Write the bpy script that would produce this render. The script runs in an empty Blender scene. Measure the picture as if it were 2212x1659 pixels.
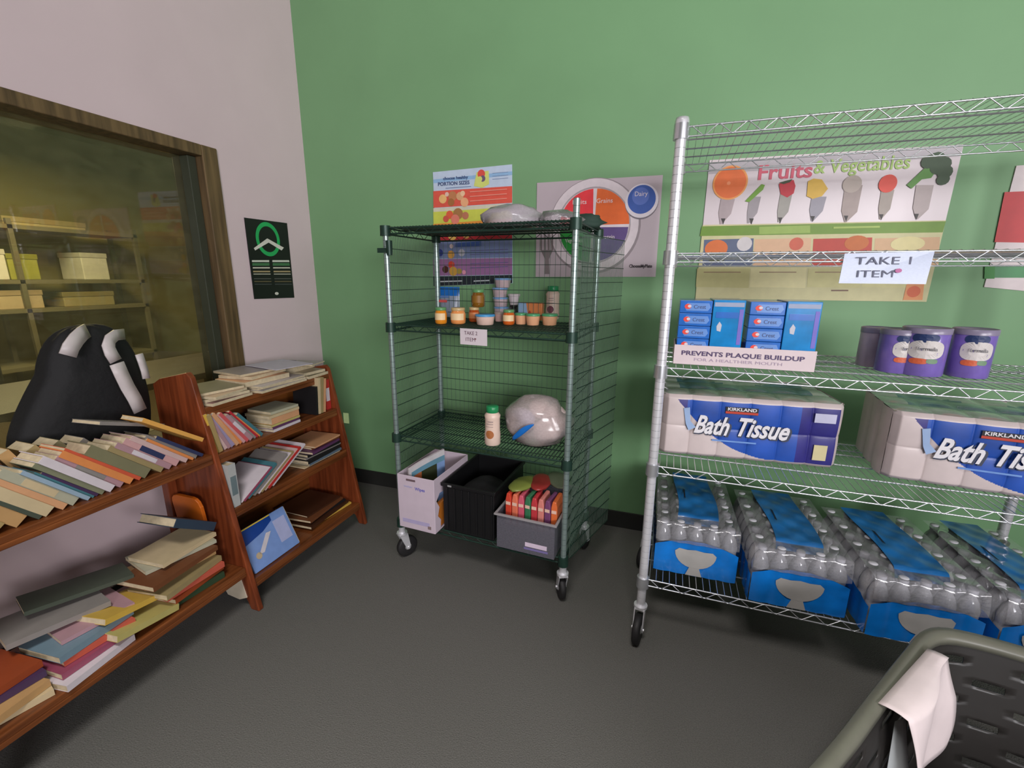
import bpy, math, random
from mathutils import Vector, Matrix

random.seed(7)
rnd = random.random
def U(a, b): return a + (b - a) * random.random()
sc = bpy.context.scene
COL = sc.collection
R_ = math.radians

# ------------------------------------------------------------------ camera
FPX, CXP, CYP = 965.58, 1106.0, 829.5
YAW, PITCH, ROLL, CH = 0.320624, 0.233850, 0.0073286, 1.4
fwd = Vector((-math.sin(YAW) * math.cos(PITCH), math.cos(YAW) * math.cos(PITCH), -math.sin(PITCH)))
rt0 = Vector((math.cos(YAW), math.sin(YAW), 0))
up0 = rt0.cross(fwd)
RT = rt0 * math.cos(ROLL) + up0 * math.sin(ROLL)
UP = -rt0 * math.sin(ROLL) + up0 * math.cos(ROLL)
cam = bpy.data.objects.new('camera', bpy.data.cameras.new('camera'))
COL.objects.link(cam)
cam.data.sensor_width = 36.0
cam.data.lens = FPX / 2212 * 36.0
cam.data.clip_start = 0.02
M = Matrix((( RT.x, UP.x, -fwd.x, 0), (RT.y, UP.y, -fwd.y, 0), (RT.z, UP.z, -fwd.z, CH), (0, 0, 0, 1)))
cam.matrix_world = M
sc.camera = cam
CP = Vector((0, 0, CH))

def on(ax, px, py, val):
    """point of the room plane (axis ax = val) seen at a measured spot of the photograph"""
    d = RT * ((px - CXP) / FPX) - UP * ((py - CYP) / FPX) + fwd
    return CP + d * ((val - CP[ax]) / d[ax])

# ------------------------------------------------------------------ world, lights, exposure
w = bpy.data.worlds.new('world'); sc.world = w; w.use_nodes = True
w.node_tree.nodes['Background'].inputs[0].default_value = (0.75, 0.85, 1.0, 1)
w.node_tree.nodes['Background'].inputs[1].default_value = 0.6
vs = sc.view_settings
vs.view_transform = 'Standard'; vs.look = 'None'; vs.gamma = 1.0; vs.exposure = 0.0
vs.use_curve_mapping = False

def area(name, loc, aim, sx, sy, power, col):
    L = bpy.data.lights.new(name, 'AREA'); L.shape = 'RECTANGLE'; L.size = sx; L.size_y = sy
    L.energy = power; L.color = col
    o = bpy.data.objects.new(name, L); COL.objects.link(o)
    o.location = loc
    o.rotation_euler = (Vector(aim) - Vector(loc)).to_track_quat('-Z', 'Y').to_euler()
    return o
wl_ = area('window_daylight', (2.4, -3.5, 2.0), (-0.2, 2.4, 2.9), 2.2, 1.2, 80, (1.0, 0.97, 1.0))
wl_.data.spread = R_(100)
w2_ = area('side_window_daylight', (3.9, -0.9, 2.05), (-1.0, 2.4, 2.9), 1.8, 1.1, 45, (1.0, 0.97, 1.0)); w2_.data.spread = R_(105)
cl_ = area('ceiling_fill_light', (-0.1, -0.7, 3.9), (-0.1, -0.5, 0), 1.2, 0.6, 44, (1.0, 0.95, 0.93))  # added unseen overhead fill, kept narrow to brighten the near floor
cl_.data.spread = R_(92)
area('next_room_fill_light', (-5.0, 2.4, 2.7), (-5.0, 2.4, 0), 1.5, 1.0, 190, (1.0, 0.88, 0.55))  # added unseen fill that brightens the olive room behind the pane

# ------------------------------------------------------------------ materials
def s2l(c):
    return c / 12.92 if c <= 0.04045 else ((c + 0.055) / 1.055) ** 2.4
MATS = {}
def mat(name, rgb, rough=0.6, metal=0.0, var=0.06, scale=18, bump=0.0, trans=0.0, coat=0.0, emit=0.0, spec=0.5, alpha=None):
    if name in MATS: return MATS[name]
    m = bpy.data.materials.new(name); m.use_nodes = True
    nt = m.node_tree; b = nt.nodes['Principled BSDF']
    c = [s2l(x / 255) for x in rgb]
    tc = nt.nodes.new('ShaderNodeTexCoord'); nz = nt.nodes.new('ShaderNodeTexNoise')
    nz.inputs['Scale'].default_value = scale; nz.inputs['Detail'].default_value = 4
    nt.links.new(tc.outputs['Object'], nz.inputs['Vector'])
    rp = nt.nodes.new('ShaderNodeValToRGB')
    lo = [max(0, x * (1 - var)) for x in c]; hi = [min(1, x * (1 + var)) for x in c]
    rp.color_ramp.elements[0].position = 0.3; rp.color_ramp.elements[1].position = 0.7
    rp.color_ramp.elements[0].color = (*lo, 1); rp.color_ramp.elements[1].color = (*hi, 1)
    nt.links.new(nz.outputs['Fac'], rp.inputs['Fac'])
    nt.links.new(rp.outputs['Color'], b.inputs['Base Color'])
    b.inputs['Roughness'].default_value = rough; b.inputs['Metallic'].default_value = metal
    b.inputs['Specular IOR Level'].default_value = spec
    if coat: b.inputs['Coat Weight'].default_value = coat
    if trans: b.inputs['Transmission Weight'].default_value = trans
    if emit:
        nt.links.new(rp.outputs['Color'], b.inputs['Emission Color']); b.inputs['Emission Strength'].default_value = emit
    if bump:
        bp = nt.nodes.new('ShaderNodeBump'); bp.inputs['Strength'].default_value = bump; bp.inputs['Distance'].default_value = 0.01
        nt.links.new(nz.outputs['Fac'], bp.inputs['Height']); nt.links.new(bp.outputs['Normal'], b.inputs['Normal'])
    MATS[name] = m
    return m
def film(name, rgb, opac, rough=0.15, gloss=0.25):
    """thin clear or tinted plastic / glass: see-through, diffuse and glossy mixed"""
    if name in MATS: return MATS[name]
    m = bpy.data.materials.new(name); m.use_nodes = True; nt = m.node_tree
    for n in list(nt.nodes): nt.nodes.remove(n)
    out = nt.nodes.new('ShaderNodeOutputMaterial')
    c = (*[s2l(x / 255) for x in rgb], 1)
    tr = nt.nodes.new('ShaderNodeBsdfTransparent'); df = nt.nodes.new('ShaderNodeBsdfDiffuse'); gl = nt.nodes.new('ShaderNodeBsdfGlossy')
    df.inputs[0].default_value = c; gl.inputs[1 if gl.inputs[1].name == 'Roughness' else 'Roughness'].default_value = rough
    tr.inputs[0].default_value = tuple(0.5 + 0.5 * x for x in c[:3]) + (1,)
    nz = nt.nodes.new('ShaderNodeTexNoise'); nz.inputs['Scale'].default_value = 30
    mr = nt.nodes.new('ShaderNodeMapRange'); mr.inputs[3].default_value = max(0, opac - 0.12); mr.inputs[4].default_value = min(1, opac + 0.12)
    nt.links.new(nz.outputs['Fac'], mr.inputs[0])
    m1 = nt.nodes.new('ShaderNodeMixShader'); m2 = nt.nodes.new('ShaderNodeMixShader')
    nt.links.new(mr.outputs[0], m1.inputs[0]); nt.links.new(tr.outputs[0], m1.inputs[1]); nt.links.new(df.outputs[0], m1.inputs[2])
    fr = nt.nodes.new('ShaderNodeFresnel'); fr.inputs[0].default_value = 1.45
    ad = nt.nodes.new('ShaderNodeMath'); ad.operation = 'MULTIPLY'; ad.inputs[1].default_value = gloss * 4
    nt.links.new(fr.outputs[0], ad.inputs[0])
    nt.links.new(ad.outputs[0], m2.inputs[0]); nt.links.new(m1.outputs[0], m2.inputs[1]); nt.links.new(gl.outputs[0], m2.inputs[2])
    nt.links.new(m2.outputs[0], out.inputs[0])
    MATS[name] = m
    return m
def wood(name, a, b, rough=0.35, axis='Y'):
    if name in MATS: return MATS[name]
    m = bpy.data.materials.new(name); m.use_nodes = True; nt = m.node_tree; bs = nt.nodes['Principled BSDF']
    tc = nt.nodes.new('ShaderNodeTexCoord'); mp = nt.nodes.new('ShaderNodeMapping')
    mp.inputs['Scale'].default_value = {'Y': (30, 2.0, 30), 'Z': (30, 30, 2.0)}[axis]
    nz = nt.nodes.new('ShaderNodeTexNoise'); nz.inputs['Scale'].default_value = 1.6; nz.inputs['Detail'].default_value = 8
    nt.links.new(tc.outputs['Object'], mp.inputs[0]); nt.links.new(mp.outputs[0], nz.inputs['Vector'])
    rp = nt.nodes.new('ShaderNodeValToRGB')
    rp.color_ramp.elements[0].position = 0.35; rp.color_ramp.elements[1].position = 0.68
    rp.color_ramp.elements[0].color = (*[s2l(x / 255) for x in a], 1); rp.color_ramp.elements[1].color = (*[s2l(x / 255) for x in b], 1)
    nt.links.new(nz.outputs['Fac'], rp.inputs['Fac']); nt.links.new(rp.outputs['Color'], bs.inputs['Base Color'])
    bs.inputs['Roughness'].default_value = rough
    MATS[name] = m
    return m

# ------------------------------------------------------------------ mesh builder
class MB:
    def __init__(s): s.v = []; s.f = []; s.mi = []; s.sm = []; s.mats = []; s.cur = 0; s.T = Matrix.Identity(4)
    def m(s, mt):
        if mt not in s.mats: s.mats.append(mt)
        s.cur = s.mats.index(mt); return s
    def _a(s, p): s.v.append(tuple(s.T @ Vector(p))); return len(s.v) - 1
    def face(s, idx, smooth=False): s.f.append(tuple(idx)); s.mi.append(s.cur); s.sm.append(smooth)
    def poly(s, pts, smooth=False): s.face([s._a(p) for p in pts], smooth); return s
    def box(s, x0, x1, y0, y1, z0, z1):
        i = [s._a(p) for p in ((x0,y0,z0),(x1,y0,z0),(x1,y1,z0),(x0,y1,z0),(x0,y0,z1),(x1,y0,z1),(x1,y1,z1),(x0,y1,z1))]
        for q in ((3,2,1,0),(4,5,6,7),(0,1,5,4),(1,2,6,5),(2,3,7,6),(3,0,4,7)): s.face([i[k] for k in q])
        return s
    def frus(s, x0, x1, y0, y1, z0, z1, t):
        """box with its bottom inset by t on every side"""
        i = [s._a(p) for p in ((x0+t,y0+t,z0),(x1-t,y0+t,z0),(x1-t,y1-t,z0),(x0+t,y1-t,z0),(x0,y0,z1),(x1,y0,z1),(x1,y1,z1),(x0,y1,z1))]
        for q in ((3,2,1,0),(4,5,6,7),(0,1,5,4),(1,2,6,5),(2,3,7,6),(3,0,4,7)): s.face([i[k] for k in q])
        return s
    def cyl(s, a, b, r, n=8, caps=True, r2=None):
        a = Vector(a); b = Vector(b); d = (b - a).normalized()
        u = d.orthogonal().normalized(); v = d.cross(u)
        r2 = r if r2 is None else r2
        A = []; B = []
        for k in range(n):
            t = 2 * math.pi * k / n; c = u * math.cos(t) + v * math.sin(t)
            A.append(s._a(a + c * r)); B.append(s._a(b + c * r2))
        for k in range(n): s.face((A[k], A[(k+1) % n], B[(k+1) % n], B[k]), n > 5)
        if caps: s._cap(A, True); s._cap(B, False)
        return s
    def tube(s, pts, r, n=6):
        pts = [Vector(p) for p in pts]; rings = []
        u = None
        for i, p in enumerate(pts):
            d = ((pts[min(i+1, len(pts)-1)] - pts[max(i-1, 0)])).normalized()
            u = d.orthogonal().normalized() if u is None else (u - d * u.dot(d)).normalized()
            v = d.cross(u)
            rings.append([s._a(p + (u * math.cos(2*math.pi*k/n) + v * math.sin(2*math.pi*k/n)) * r) for k in range(n)])
        for A, B in zip(rings, rings[1:]):
            for k in range(n): s.face((A[k], A[(k+1) % n], B[(k+1) % n], B[k]), True)
        s._cap(rings[0], True); s._cap(rings[-1], False)
        return s
    def _cap(s, ring, flip):
        i = []
        for k in ring: s.v.append(s.v[k]); i.append(len(s.v) - 1)
        s.face(i[::-1] if flip else i)
    def lathe(s, prof, n=16, smooth=True, cx=0, cy=0):
        rings = []
        for r, z in prof:
            rings.append([s._a((cx + r * math.cos(2*math.pi*k/n), cy + r * math.sin(2*math.pi*k/n), z)) for k in range(n)])
        for A, B in zip(rings, rings[1:]):
            for k in range(n): s.face((A[k], A[(k+1) % n], B[(k+1) % n], B[k]), smooth)
        if prof[0][0] > 1e-6: s._cap(rings[0], True)
        if prof[-1][0] > 1e-6: s._cap(rings[-1], False)
        return s
    def prism(s, pts, off):
        """planar outline pts extruded by vector off"""
        off = Vector(off)
        A = [s._a(p) for p in pts]; B = [s._a(Vector(p) + off) for p in pts]
        s.face(A[::-1]); s.face(B); n = len(pts)
        for k in range(n): s.face((A[k], A[(k+1) % n], B[(k+1) % n], B[k]))
        return s
    def grid(s, fn, nu, nv, smooth=True, skip=None, matfn=None):
        I = [[s._a(fn(i / nu, j / nv)) for j in range(nv + 1)] for i in range(nu + 1)]
        for i in range(nu):
            for j in range(nv):
                if skip and skip(i, j): continue
                if matfn: s.m(matfn((i + .5) / nu, (j + .5) / nv))
                s.face((I[i][j], I[i+1][j], I[i+1][j+1], I[i][j+1]), smooth)
        return s
    def mesh(s, name):
        me = bpy.data.meshes.new(name); me.from_pydata(s.v, [], s.f)
        for m_ in s.mats: me.materials.append(m_)
        me.polygons.foreach_set('material_index', s.mi); me.polygons.foreach_set('use_smooth', s.sm)
        me.update(); return me
    def build(s, name, parent=None, bevel=0, label=None, kind=None, solid=0):
        o = bpy.data.objects.new(name, s.mesh(name)); COL.objects.link(o)
        if parent is not None: o.parent = parent
        if bevel:
            b = o.modifiers.new('bevel', 'BEVEL'); b.width = bevel; b.segments = 2; b.limit_method = 'ANGLE'; b.angle_limit = R_(40)
        if solid:
            b = o.modifiers.new('solid', 'SOLIDIFY'); b.thickness = solid; b.offset = 0
        if label: o['label'] = label
        if kind: o['kind'] = kind
        return o

def thing(name, label, cat, loc=(0, 0, 0), rz=0.0, group=None, rx=0.0, ry=0.0):
    o = bpy.data.objects.new(name, None); COL.objects.link(o); o.empty_display_size = 0.05
    o.location = loc; o.rotation_euler = (rx, ry, rz); o['label'] = label; o['category'] = cat
    if group: o['group'] = group
    return o
def tag(o, label, cat, group=None):
    o['label'] = label; o['category'] = cat
    if group: o['group'] = group
    return o
def struct(name, mb, **k):
    o = mb.build(name, **k); o['kind'] = 'structure'; return o

def text_mesh(txt, width=None, height=0.1, shear=0.0, bold=0.0, extrude=0.0004, spacing=1.0):
    cu = bpy.data.curves.new('lettering', 'FONT'); cu.body = txt; cu.size = height; cu.shear = shear
    cu.offset = bold; cu.extrude = extrude; cu.align_x = 'CENTER'; cu.align_y = 'CENTER'; cu.resolution_u = 3
    cu.space_character = spacing
    o = bpy.data.objects.new('lettering', cu); COL.objects.link(o)
    dg = bpy.context.evaluated_depsgraph_get(); dg.update()
    me = bpy.data.meshes.new_from_object(o.evaluated_get(dg))
    bpy.data.objects.remove(o)
    if width and len(me.vertices):
        xs = [v.co.x for v in me.vertices]; wd = max(xs) - min(xs); k = width / max(wd, 1e-6)
        for v in me.vertices: v.co.x *= k
    return me
def text(txt, parent, mt, pos, udir, vdir, width=None, height=0.1, shear=0.0, bold=0.0, name='lettering', spacing=1.0):
    """lettering standing on a plane: udir = reading direction, vdir = up"""
    me = text_mesh(txt, width, height, shear, bold, spacing=spacing); me.materials.append(mt)
    o = bpy.data.objects.new(name, me); COL.objects.link(o)
    u = Vector(udir).normalized(); n = u.cross(Vector(vdir)).normalized(); v = n.cross(u)
    o.parent = parent
    o.matrix_local = Matrix(((u.x, v.x, n.x, pos[0]), (u.y, v.y, n.y, pos[1]), (u.z, v.z, n.z, pos[2]), (0, 0, 0, 1)))
    return o

# colours
WHITE = mat('paper_white', (214, 203, 208), 0.6, var=0.03)
PAPERS = {}
def flat(rgb, rough=0.5, coat=0.0):
    return mat('colour_%d_%d_%d' % rgb, rgb, rough, var=0.05, scale=25, coat=coat)
CHROME = mat('chrome_wire', (214, 216, 220), 0.3, 0.8, var=0.05)
CHROME2 = mat('chrome_post', (236, 236, 240), 0.32, 0.5, var=0.03)
GROOVE = mat('post_groove', (140, 142, 146), 0.4, 0.6)
EPOXY = mat('green_epoxy_wire', (36, 62, 52), 0.4, 0.3, var=0.15)
EPOXYM = mat('grey_green_mesh_wire', (104, 128, 112), 0.4, 0.3, var=0.1)
EPOXYP = mat('green_epoxy_post', (150, 168, 164), 0.32, 0.6, var=0.1)
RUBBER = mat('black_rubber', (32, 31, 32), 0.6)
BLACKP = mat('black_plastic', (16, 16, 18), 0.45)

# ------------------------------------------------------------------ room shell
XW, YW, HC = -2.14, 2.408, 4.0
green = mat('green_paint', (120, 164, 117), 0.55, var=0.035, scale=3, bump=0.02)
white = mat('white_paint', (226, 204, 209), 0.6, var=0.03, scale=3, bump=0.02)
b = MB().m(green).box(XW - 0.12, 4.0, YW, YW + 0.12, 0, HC); struct('wall_back', b)
# left wall with the window opening
WY0, WY1, WZ0, WZ1 = -0.9, 1.80, 0.66, 1.995
b = MB().m(white)
b.box(XW - 0.14, XW, -3.6, YW, 0, WZ0).box(XW - 0.14, XW, -3.6, YW, WZ1, HC)
b.box(XW - 0.14, XW, WY1, YW, WZ0, WZ1).box(XW - 0.14, XW, -3.6, WY0, WZ0, WZ1); struct('wall_left', b)
beige = mat('beige_paint', (132, 124, 114), 0.7)
b = MB().m(beige).box(4.0, 4.12, -3.6, YW + 0.12, 0, HC); struct('wall_right', b)
b = MB().m(beige)   # behind the camera, with a big daylight window
b.box(XW - 0.14, 4.12, -3.72, -3.6, 0, 1.35).box(XW - 0.14, 4.12, -3.72, -3.6, 2.65, HC)
b.box(XW - 0.14, 1.25, -3.72, -3.6, 1.35, 2.65).box(3.55, 4.12, -3.72, -3.6, 1.3, 2.6); struct('wall_front', b)
carpet = mat('grey_carpet', (104, 103, 99), 0.95, var=0.16, scale=260, bump=0.5, spec=0.1)
nt = carpet.node_tree
b = MB().m(carpet).box(XW - 0.14, 4.12, -3.72, YW + 0.12, -0.1, 0); struct('floor', b)
b = MB().m(mat('ceiling_paint', (140, 136, 130), 0.8)).box(XW - 0.14, 4.12, -3.72, YW + 0.12, HC, HC + 0.1); struct('ceiling', b)
bbm = mat('dark_vinyl_base', (44, 44, 42), 0.5)
struct('baseboard_back', MB().m(bbm).box(XW, 4.0, YW - 0.008, YW, 0, 0.1), bevel=0.002)
struct('baseboard_left', MB().m(bbm).box(XW, XW + 0.008, -3.6, YW - 0.008, 0, 0.1), bevel=0.002)

# window into the next room: frame boards and pane
frm = wood('window_frame_wood', (84, 66, 44), (122, 98, 66), 0.5, 'Z')
win = bpy.data.objects.new('window_1', None); COL.objects.link(win); win.location = (XW, 0.9, WZ0); win['kind'] = 'structure'
win['label'] = 'interior window with brown frame in the white wall'; 
def wl(b): b.T = Matrix.Translation((-XW, -0.9, -WZ0)); return b
wl(MB().m(frm)).box(XW - 0.15, XW + 0.015, WY1 - 0.075, WY1 + 0.005, WZ0 + 0.035, WZ1 + 0.005).build('frame_jamb', win, bevel=0.004)
wl(MB().m(frm)).box(XW - 0.15, XW + 0.015, WY0 + 0.01, WY1 - 0.076, WZ1 - 0.045, WZ1 + 0.005).build('frame_head', win, bevel=0.004)
wl(MB().m(mat('window_stop', (58, 62, 48), 0.5))).box(XW - 0.13, XW - 0.03, WY1 - 0.118, WY1 - 0.0765, WZ0 + 0.035, WZ1 - 0.0465).build('inner_stop', win, bevel=0.003)
wl(MB().m(frm)).box(XW - 0.15, XW + 0.12, WY0 + 0.01, WY1 + 0.02, WZ0, WZ0 + 0.03).build('window_sill', win, bevel=0.004)
wl(MB().m(film('window_glass', (180, 175, 130), 0.07, 0.02, 0.3))).box(XW - 0.085, XW - 0.079, WY0 + 0.02, WY1 - 0.1185, WZ0 + 0.031, WZ1 - 0.047).build('glass_pane', win)

# next room, seen through the pane
olive = mat('olive_paint', (132, 122, 70), 0.7, var=0.08, scale=2)
NX = -7.0
struct('wall_beyond_left', MB().m(olive).box(NX - 0.1, NX, -3.6, 6.5, 0, 3.0))
struct('wall_beyond_back', MB().m(olive).box(NX - 0.1, XW - 0.14, 6.5, 6.6, 0, 3.0))
struct('wall_beyond_front', MB().m(olive).box(NX - 0.1, XW - 0.14, -3.7, -3.6, 0, 3.0))
struct('wall_beyond_right', MB().m(olive).box(XW - 0.14, XW - 0.12, YW + 0.12, 6.6, 0, 3.0))
struct('floor_beyond', MB().m(mat('brown_carpet', (66, 54, 38), 0.95, var=0.1, scale=80)).box(NX - 0.1, XW - 0.14, -3.7, 6.6, -0.1, 0))
struct('ceiling_beyond', MB().m(mat('tan_ceiling', (120, 108, 62), 0.8)).box(NX - 0.1, XW - 0.14, -3.7, 6.6, 3.0, 3.1))

# ------------------------------------------------------------------ posters
class Poster:
    """a sheet on a wall; its print is laid out from spots measured on that wall"""
    def __init__(s, name, label, cat, ax, val, sgn, corners, sheetm, thick=0.004):
        s.ax, s.val, s.sgn = ax, val, sgn
        pts = [on(ax, *c, val) for c in corners]
        o = sum(pts, Vector()) / 4; s.o = o
        s.t = thing(name, label, cat, o)
        s.layer = 0; s.pb = MB()
        n = Vector((0, 0, 0)); n[ax] = sgn; s.n = n
        s.sheet = MB().m(sheetm).prism([p - o - n * (thick) for p in pts], n * thick).build('sheet', s.t)
    def w(s, px, py):
        p = on(s.ax, px, py, s.val) - s.o; return p + s.n * (0.0006 + 0.00012 * s.layer)
    def poly(s, mt, pts, step=True):
        if step: s.layer += 1
        s.pb.m(mt); P = [s.w(*q) for q in pts]
        nn = (P[1] - P[0]).cross(P[2] - P[1])
        s.pb.poly(P if nn.dot(s.n) > 0 else P[::-1]); return s
    def disc(s, mt, cx, cy, r, n=28, a0=0, a1=360, sy=1.0, r0=0, step=True):
        """r in metres on the wall; centre given as a measured spot"""
        if step: s.layer += 1
        c = s.w(cx, cy); z = Vector((0, 0, 1)); u = z.cross(s.n)
        k = max(3, int(n * (a1 - a0) / 360)); s.pb.m(mt)
        for i in range(k):
            A = R_(a0 + (a1 - a0) * i / k); B = R_(a0 + (a1 - a0) * (i + 1) / k)
            pa = u * math.cos(A) + z * math.sin(A) * sy; pb_ = u * math.cos(B) + z * math.sin(B) * sy
            if r0: s.pb.poly([c + pa * r0, c + pa * r, c + pb_ * r, c + pb_ * r0])
            else: s.pb.poly([c, c + pa * r, c + pb_ * r])
        return s
    def text(s, txt, mt, cx, cy, width, height, **k):
        s.layer += 1
        z = Vector((0, 0, 1)); text(txt, s.t, mt, s.w(cx, cy), z.cross(s.n), z, width, height, **k)
    def done(s): s.pb.build('print', s.t)

# black poster on the white wall
P = Poster('poster', 'tall black poster with green ring and white chevron on the white wall', 'poster', 0, XW + 0.005, 1,
           [(528, 470), (620, 482), (636, 643), (550, 646)], mat('poster_black', (20, 22, 22), 0.35))
gr = flat((40, 178, 96)); wt = flat((225, 222, 212))
P.disc(gr, 579, 517, 0.082, 36, r0=0.062, sy=1.12)
P.poly(wt, [(548, 536), (551, 541), (580, 524), (577, 515)]); P.poly(wt, [(577, 515), (580, 524), (608, 541), (613, 535)])
for (a, b_) in (((543, 582), (563, 571)), ):
    pass
for i, (y, h, c) in enumerate(((562, 4, (220, 224, 210)), (568, 6, (70, 120, 78)), (577, 3, (206, 200, 186)), (585, 3, (180, 160, 120)), (591, 2, (190, 186, 170)), (601, 2, (90, 90, 86)), (607, 2, (110, 98, 70)), (613, 2, (70, 74, 74)))):
    sft = (y - 562) * 0.1
    P.poly(flat(c), [(544 + sft, y), (581 + sft, y), (581 + sft, y + h), (544 + sft, y + h)])
    P.poly(flat(c), [(588 + sft, y), (624 + sft, y), (625 + sft, y + h), (588 + sft, y + h)])
P.disc(wt, 597, 634, 0.014, 12, sy=0.6)
P.done()

# food groups poster behind the cart
P = Poster('poster', 'narrow poster with light blue heading and coloured food bands behind the cart', 'poster', 1, YW - 0.005, -1,
           [(935, 372), (1106, 355), (1107, 612), (945, 618)], flat((196, 212, 232)))
def band(mt, y0l, y0r, y1l, y1r, x0=936, x1=1106.5): P.poly(mt, [(x0, y0l), (x1, y0r), (x1, y1r), (x0 + .6, y1l)])
band(flat((150, 190, 226)), 388, 370, 396, 378); band(flat((226, 92, 74)), 413, 402, 449, 438); band(flat((214, 210, 186)), 450, 439, 458, 447)
band(flat((206, 212, 84)), 458, 447, 484, 472); band(flat((232, 150, 60)), 484, 472, 496, 484); band(flat((176, 36, 44)), 496, 484, 521, 516)
band(flat((120, 136, 178)), 522, 517, 559, 556); band(flat((150, 104, 150)), 560, 557, 596, 593)
band(flat((26, 34, 44)), 597, 594, 618, 611.5)
navy = flat((58, 76, 122))
P.text('choose healthy', navy, 984, 384.5, 0.15, 0.022, bold=0.0006); P.text('PORTION SIZES', navy, 980, 396.5, 0.19, 0.026, bold=0.0006)
for y in (375, 381.5, 388): P.poly(flat((120, 140, 176)), [(1064, y - 1), (1098, y - 4), (1098, y - 3), (1064, y)])
P.poly(flat((120, 140, 176)), [(963, 406), (1018, 402), (1018, 403.5), (963, 407.5)])
P.poly(flat((214, 222, 120)), [(1030, 372), (1056, 369), (1057, 398), (1042, 406), (1024, 402)])
P.disc(flat((226, 84, 72)), 1040, 376, 0.022, 16); P.disc(flat((110, 90, 120)), 1043, 386, 0.016, 14); P.disc(flat((214, 222, 120)), 1037, 387, 0.014, 14)
for (x, y, r, c) in ((957, 430, .024, (240, 190, 120)), (978, 424, .026, (196, 130, 84)), (975, 437, .02, (170, 110, 60)), (994, 424, .022, (222, 170, 124)), (1004, 437, .024, (238, 176, 128)), (1000, 418, .014, (240, 200, 160)), (966, 420, .012, (235, 200, 180)),
                     (972, 464, .022, (226, 96, 64)), (990, 462, .03, (170, 120, 70)), (1006, 466, .02, (190, 120, 90)), (964, 473, .018, (210, 90, 70)), (984, 474, .026, (226, 130, 110)),
                     (951, 504, .018, (222, 170, 90)), (978, 508, .028, (226, 180, 90)), (1008, 508, .02, (200, 150, 80)), (951, 546, .02, (40, 60, 140)), (975, 550, .022, (220, 160, 70)), (998, 546, .02, (180, 180, 190)), (976, 532, .012, (230, 210, 210)),
                     (963, 582, .02, (70, 30, 24)), (976, 572, .02, (200, 60, 40)), (980, 586, .026, (196, 150, 60)), (993, 586, .016, (160, 140, 60)), (1003, 588, .012, (220, 150, 170))):
    P.disc(flat(c), x, y, r, 14)
P.layer += 1
P.poly(flat((60, 92, 160)), [(985, 525), (1040, 521), (1040, 531), (985, 534)])
for y, x0, x1 in ((607, 952, 1000), (606, 1024, 1058)): P.poly(flat((190, 196, 200)), [(x0, y), (x1, y - 1.5), (x1, y + 1), (x0, y + 2.5)])
for y in (541, 549, 569, 578): P.poly(flat((98, 92, 140)), [(1016, y), (1098, y - 3), (1098, y - 1.5), (1016, y + 1.5)])
for y in (410, 420, 430): P.poly(flat((240, 150, 130)), [(1016, y + 4), (1096, y - 2), (1096, y), (1016, y + 6)])
P.done()

# plate poster
P = Poster('poster', 'grey poster of a divided dinner plate and a round blue cup', 'poster', 1, YW - 0.005, -1,
           [(1160, 395), (1432, 378), (1416, 598), (1157, 598)], mat('plate_poster_grey', (190, 176, 182), 0.45, var=0.05, scale=4))
P.disc(flat((150, 138, 142)), 1282, 490, 0.232, 48); P.disc(flat((222, 210, 214)), 1281, 488, 0.224, 48)
P.disc(flat((172, 160, 164)), 1281, 488, 0.186, 48); P.disc(flat((226, 214, 218)), 1281, 488, 0.178, 48)
P.disc(flat((236, 58, 66)), 1281, 486, 0.172, 48, 92, 178); P.disc(flat((232, 106, 44)), 1284, 486, 0.172, 48, 0, 88)
P.disc(flat((96, 74, 130)), 1284, 491, 0.168, 48, 270, 359); P.disc(flat((40, 150, 58)), 1279, 492, 0.168, 48, 182, 268)
P.disc(flat((120, 112, 120)), 1386, 437, 0.079, 36); P.disc(flat((226, 218, 224)), 1386, 434, 0.078, 36)
P.disc(flat((58, 92, 172)), 1386, 431, 0.066, 36); P.disc(flat((92, 118, 196)), 1384, 424, 0.04, 30)
lw = flat((235, 225, 225))
P.text('Dairy', lw, 1385, 419, 0.06, 0.03); P.text('Fruits', lw, 1252, 437, 0.07, 0.03); P.text('Grains', lw, 1306, 434, 0.08, 0.03)
P.text('Protein', lw, 1312, 512, 0.07, 0.026); P.text('Vegetables', lw, 1240, 520, 0.09, 0.026)
for x in (1168, 1176, 1184, 1192): P.poly(flat((130, 120, 120)), [(x, 492), (x + 3, 492), (x + 3, 540), (x, 540)], step=False)
P.layer += 1
P.poly(flat((130, 120, 120)), [(1168, 540), (1195, 540), (1186, 560), (1178, 560)]); P.poly(flat((130, 120, 120)), [(1178, 560), (1186, 560), (1187, 592), (1177, 592)])
P.text('ChooseMyPlate', flat((52, 44, 48)), 1384, 575, 0.11, 0.022, bold=0.0006)
P.done()

# fruits and vegetables poster
P = Poster('poster', 'wide white and cream poster of seven pencils topped with fruits and vegetables', 'poster', 1, YW - 0.005, -1,
           [(1533, 346), (2082, 312), (2001, 652), (1502, 645)], mat('fruit_poster_white', (218, 205, 208), 0.35, var=0.04, scale=3))
P.poly(flat((184, 178, 182)), [(1533, 351), (2080, 318), (2073, 338), (1529, 376)])
P.poly(flat((206, 200, 150)), [(1518, 486), (2043, 476), (2001, 652), (1502, 645)])
P.poly(flat((108, 146, 36)), [(1516, 489), (2043, 478), (2036, 502), (1512, 510)])
P.poly(flat((150, 180, 80)), [(1640, 490), (1750, 487), (1750, 503), (1640, 506)])
for i, (x0, x1, c) in enumerate(((1521, 1628, (84, 96, 126)), (1630, 1752, (220, 178, 140)), (1757, 1884, (190, 52, 28)), (1890, 2030, (212, 172, 130)))):
    P.poly(flat(c), [(x0, 518 - i), (x1, 515 - i), (x1 - 3, 574), (x0 - 4, 575)], step=(i == 0))
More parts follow.
